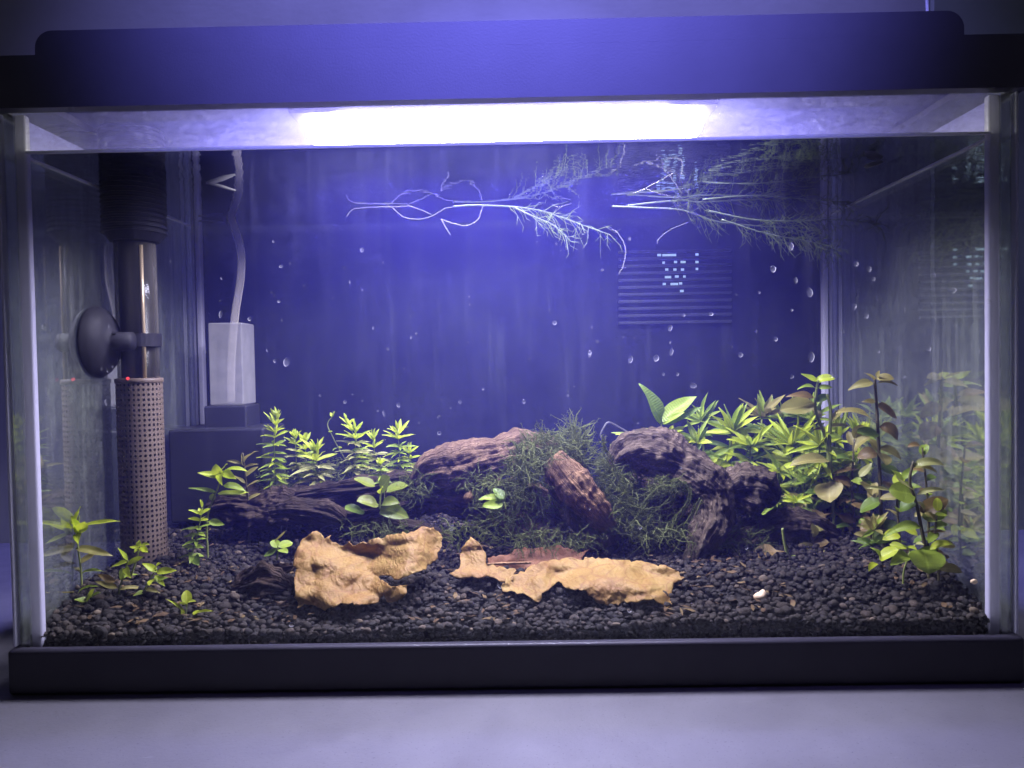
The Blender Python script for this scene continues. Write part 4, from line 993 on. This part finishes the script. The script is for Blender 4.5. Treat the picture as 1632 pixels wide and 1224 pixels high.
iv, if_ = I1
part('indicator_lamp', mesh('indicator_lamp', iv * mm(3, HY) + np.array(ht + hd * hpos(600) + Vector((0, -rgd * 1.03, 0))), [tuple(f) for f in if_], 'indicator_red'), heater)
# suction cup on the left pane
cz_ = at(150, 545, HY - .017).z
cup = Vector((-XI, HY - .017, cz_)); cr = mm(56, HY)
V, F = lathe_data([(.0004, cr * .97), (.0010, cr), (.0018, cr * .98), (.0040, cr * .92), (.0075, cr * .74), (.0095, cr * .50), (.0105, cr * .32), (.0120, cr * .27), (.022, cr * .25)], cup, (1, 0, 0), 36)
part('suction_cup', mesh('suction_cup', V, F, 'heater_black'), heater)
hx = ht + hd * hpos(540)
box('bracket', (-XI + .010, hx.x - .002, HY - .0215, HY - .0125, cz_ - .0040, cz_ + .0052), 'heater_black', heater, .0012)
V, F = lathe_data([(-.004, rg * 1.02), (-.004, rg * 1.13), (.004, rg * 1.13), (.004, rg * 1.02)], hx, hd, 32); part('clamp_ring', mesh('clamp_ring', V, F, 'heater_black', False), heater)

# ------------------------------------------------------------------ corner filter
FY = .19
flt = thing('corner_filter', 'black box filter with white translucent chamber in the rear left corner', 'filter', at(350, 800, FY))
b0, b1 = at(272, 684, .165), at(428, 830, .165)
box('filter_base', (max(b0.x, -XI + .001), b1.x, .160, .2095, b1.z, b0.z), 'filter_black', flt, .002)
b0, b1 = at(326, 647, .178), at(395, 684, .178)
box('filter_collar', (b0.x, b1.x, .176, .206, b1.z - .003, b0.z), 'filter_black', flt, .0015)
b0, b1 = at(332, 515, .178), at(389, 646, .178)
box('chamber', (b0.x, b1.x, .177, .204, b1.z + .0006, b0.z), 'frosted', flt, .001)
pts = smooth_path([at(368, 640, .187), at(369, 570, .187), at(375, 500, .187), at(384, 440, .187), at(383, 395, .187), at(372, 358, .186), at(366, 342, .186), Vector((at(366, 342, .186).x, .186, ZR - .004))], 8)
V, F = tube_data(pts, mm(6.2, .187), 14); part('air_tube', mesh('air_tube', V, F, 'airline'), flt)

# ------------------------------------------------------------------ louvred plate behind the rear glass
VY = DEP + .0155
vp = thing('louvre_plate', 'dark louvred plate with lit slots seen through the rear glass', 'vent', at(1075, 450, VY))
for k in range(11):
    yy = 398 + k * 11.3
    a_, b_ = at(986, yy + 4, VY), at(1166, yy, VY)
    box('slat', (a_.x, b_.x, VY - .0012, VY + .0012, a_.z - .0010, a_.z + .0010), 'vent_grey', vp, .0003)
lit = [(1066, 405, 22), (1050, 405, 6), (1110, 404, 5), (1057, 417, 4), (1076, 416, 5), (1088, 416, 8), (1110, 416, 5), (1062, 428, 5), (1075, 428, 5), (1087, 428, 5), (1110, 427, 4), (1064, 440, 10), (1078, 439, 6), (1090, 439, 4), (1074, 451, 12), (1084, 450, 5), (1086, 462, 6), (1058, 451, 5)]
for (x, y, w) in lit:
    p = at(x, y + 2, VY + .0002); w2 = mm(w, VY) / 2
    box('lit_slot', (p.x - w2, p.x + w2, VY - .0016, VY - .0013, p.z - .0009, p.z + .0009), 'slot_light', vp)

# ------------------------------------------------------------------ floating plants
def sub(x, y, Y, d=0):               # keep a point under the water surface
    p = at(x, y, Y); p.z = min(p.z, ZW - .0012 - d); return p
def floater(label, stems, roots, tuft, Y, seed):
    random.seed(seed)
    c_ = at(stems[0][0][0], stems[0][0][1], Y); r_ = thing('floating_plant', label, 'plant', (c_.x, c_.y, ZW), 'plants floating at the water surface')
    allp = []
    for s_ in stems:
        C = smooth_path([sub(x, y, Y) for x, y in s_], 8); n = len(C); allp.append(C)
        V, F = tube_data(C, [mm(1.55, Y) * (1 - .65 * i / n) for i in range(n)], 7); part('stem', mesh('stem', V, F, 'stem_pale'), r_)
    for q in roots:
        C = [p + Vector((random.gauss(0, .00012), random.gauss(0, .00015), random.gauss(0, .00012))) for p in smooth_path([sub(x, y, e[0] if e else Y) for x, y, *e in q], 7)]
        V, F = tube_data(C, mm(.62, Y), 5); part('root', mesh('root', V, F, 'root_white'), r_)
    V, F = [], []
    for C in allp:
        L = len(C)
        for i in range(int(L * .3), L):
            for k in range(tuft):
                p = C[i]; ax_ = (C[min(i + 1, L - 1)] - C[max(i - 1, 0)]).normalized()
                d = (ax_ * random.uniform(.3, 1.1) + Vector((random.gauss(0, .4), random.gauss(0, .6), random.gauss(-.25, .6)))).normalized()
                l_ = mm(random.uniform(14, 34), Y); mid = p + d * l_ * .5 + Vector((0, 0, random.gauss(0, .001))); tip = p + d * l_ + Vector((0, 0, -l_ * .15))
                for q in (mid, tip): q.z = min(q.z, ZW - .0008); q.x = min(q.x, XI - .002)
                v, f = tube_data([p, mid, tip], [mm(.6, Y), mm(.5, Y), mm(.2, Y)], 3, False); b0 = len(V); V += v; F += [tuple(b0 + j for j in t3) for t3 in f]
                for w_ in range(3):      # needle leaves
                    s_ = mid if w_ < 2 else tip; dd = (d + Vector((random.gauss(0, .5), random.gauss(0, .5), random.gauss(-.1, .5)))).normalized() * mm(random.uniform(8, 18), Y)
                    e_ = s_ + dd; e_.z = min(e_.z, ZW - .0008)
                    v, f = tube_data([s_, e_], [mm(.5, Y), mm(.18, Y)], 3, False); b0 = len(V); V += v; F += [tuple(b0 + j for j in t3) for t3 in f]
    o = part('needle_leaves', mesh('needle_leaves', V, F, 'floater'), r_); o['kind'] = 'stuff'
    return r_
floater('floating plant with long trailing white roots left of centre', [[(723, 329), (762, 327), (823, 330), (862, 336), (891, 345), (926, 358), (972, 374)], [(820, 331), (850, 345), (880, 358), (905, 380)]],
        [[(553, 345), (562, 334), (588, 324), (609, 322), (623, 325), (644, 346), (668, 349), (688, 344), (706, 334), (724, 329)], [(703, 349), (723, 356), (744, 359), (762, 349), (769, 328)], [(703, 349), (718, 375)], [(609, 322), (628, 315), (655, 318), (688, 342)], [(628, 314), (612, 306)],
         [(975, 365), (985, 372), (997, 395), (994, 420), (986, 437)], [(880, 325), (890, 330), (902, 327), (910, 322)]], 1, .152, 5)
floater('floating plant with bright looping roots right of centre', [[(975, 329), (1028, 331), (1087, 335), (1143, 353), (1219, 361), (1263, 364), (1293, 379), (1321, 405)], [(999, 328), (1049, 322), (1087, 320), (1122, 322), (1205, 318), (1236, 320)]],
        [[(1009, 308, .09), (1028, 301, .08), (1052, 288, .07), (1077, 277, .06), (1087, 297, .08), (1086, 312, .11)], [(1028, 301, .08), (1060, 311, .1), (1086, 316, .14)], [(1095, 355), (1070, 365), (1050, 380), (1048, 388)]], 2, .15, 6)
floater('tangled green floating plant drifting toward the right glass', [[(1130, 336), (1200, 350), (1270, 352), (1340, 350), (1400, 356)], [(1150, 350), (1220, 372), (1290, 385), (1330, 395)], [(1120, 318), (1200, 312), (1290, 318), (1350, 322)]], [[(1260, 328), (1276, 342), (1280, 352)]], 3, .125, 8)
for (x, y, Y, w, h, rot, mat, lab) in ((352, 291, .078, 24, 5, .25, 'flake', 'long pale flake floating left near the air tube'), (336, 339, .186, 20, 3, .05, 'root_white', 'thin white scrap floating round the air tube at the surface'),
        (1392, 262, .055, 14, 8, -.4, 'flake', 'small pale leaf scrap floating at the right'), (138, 212, .06, 16, 4, .1, 'flake', 'pale flake stuck at the waterline on the left')):
    V, F = [], []
    for i in range(9):
        t_ = i / 8; ww = math.sin(math.pi * (.08 + .84 * t_)) ** .6
        for s_ in (-1, 1): V.append((mm(w, Y) * (2 * t_ - 1), s_ * mm(h, Y) * ww * .8, .0003 * math.sin(5 * t_) + s_ * mm(h, Y) * ww * .5))
    F = [(2 * i, 2 * i + 1, 2 * i + 3, 2 * i + 2) for i in range(8)]
    p = at(x, y, Y); p.z = min(p.z, ZW - .0025) if y > 230 else p.z
    o = link('floating_scrap', mesh('floating_scrap', V, F, mat), None, p); o.rotation_euler = (0, rot, 0)
    md = o.modifiers.new('solid', 'SOLIDIFY'); md.thickness = .0004
    tag(o, lab, 'debris')
# drifting specks in the water
V, F = [], []
for k in range(260):
    p = at(random.uniform(60, 1560), random.uniform(250, 700), random.uniform(.02, .2)); p.x = max(-XI + .004, min(XI - .004, p.x)); p.z = min(p.z, ZW - .002)
    iv, if_ = I1; b0 = len(V); rr = random.uniform(.00010, .00026); V += [tuple(q * rr + np.array(p)) for q in iv]; F += [tuple(b0 + i for i in f) for f in if_]
o = link('suspended_specks', mesh('suspended_specks', V, F, 'root_white')); tag(o, 'tiny white specks drifting in the aquarium water', 'specks', kind='stuff')
# white wiry root over the right driftwood
V, F = tube_data(smooth_path([at(1006, 692, .13), at(985, 680, .128), at(970, 673, .125), at(963, 680, .124), at(957, 694, .124), at(963, 702, .124), at(966, 694, .124)], 6), mm(1.4, .13), 6)
tag(link('root_wire', mesh('root_wire', V, F, 'root_white')), 'white bent wiry root at the left top of the right driftwood', 'root')
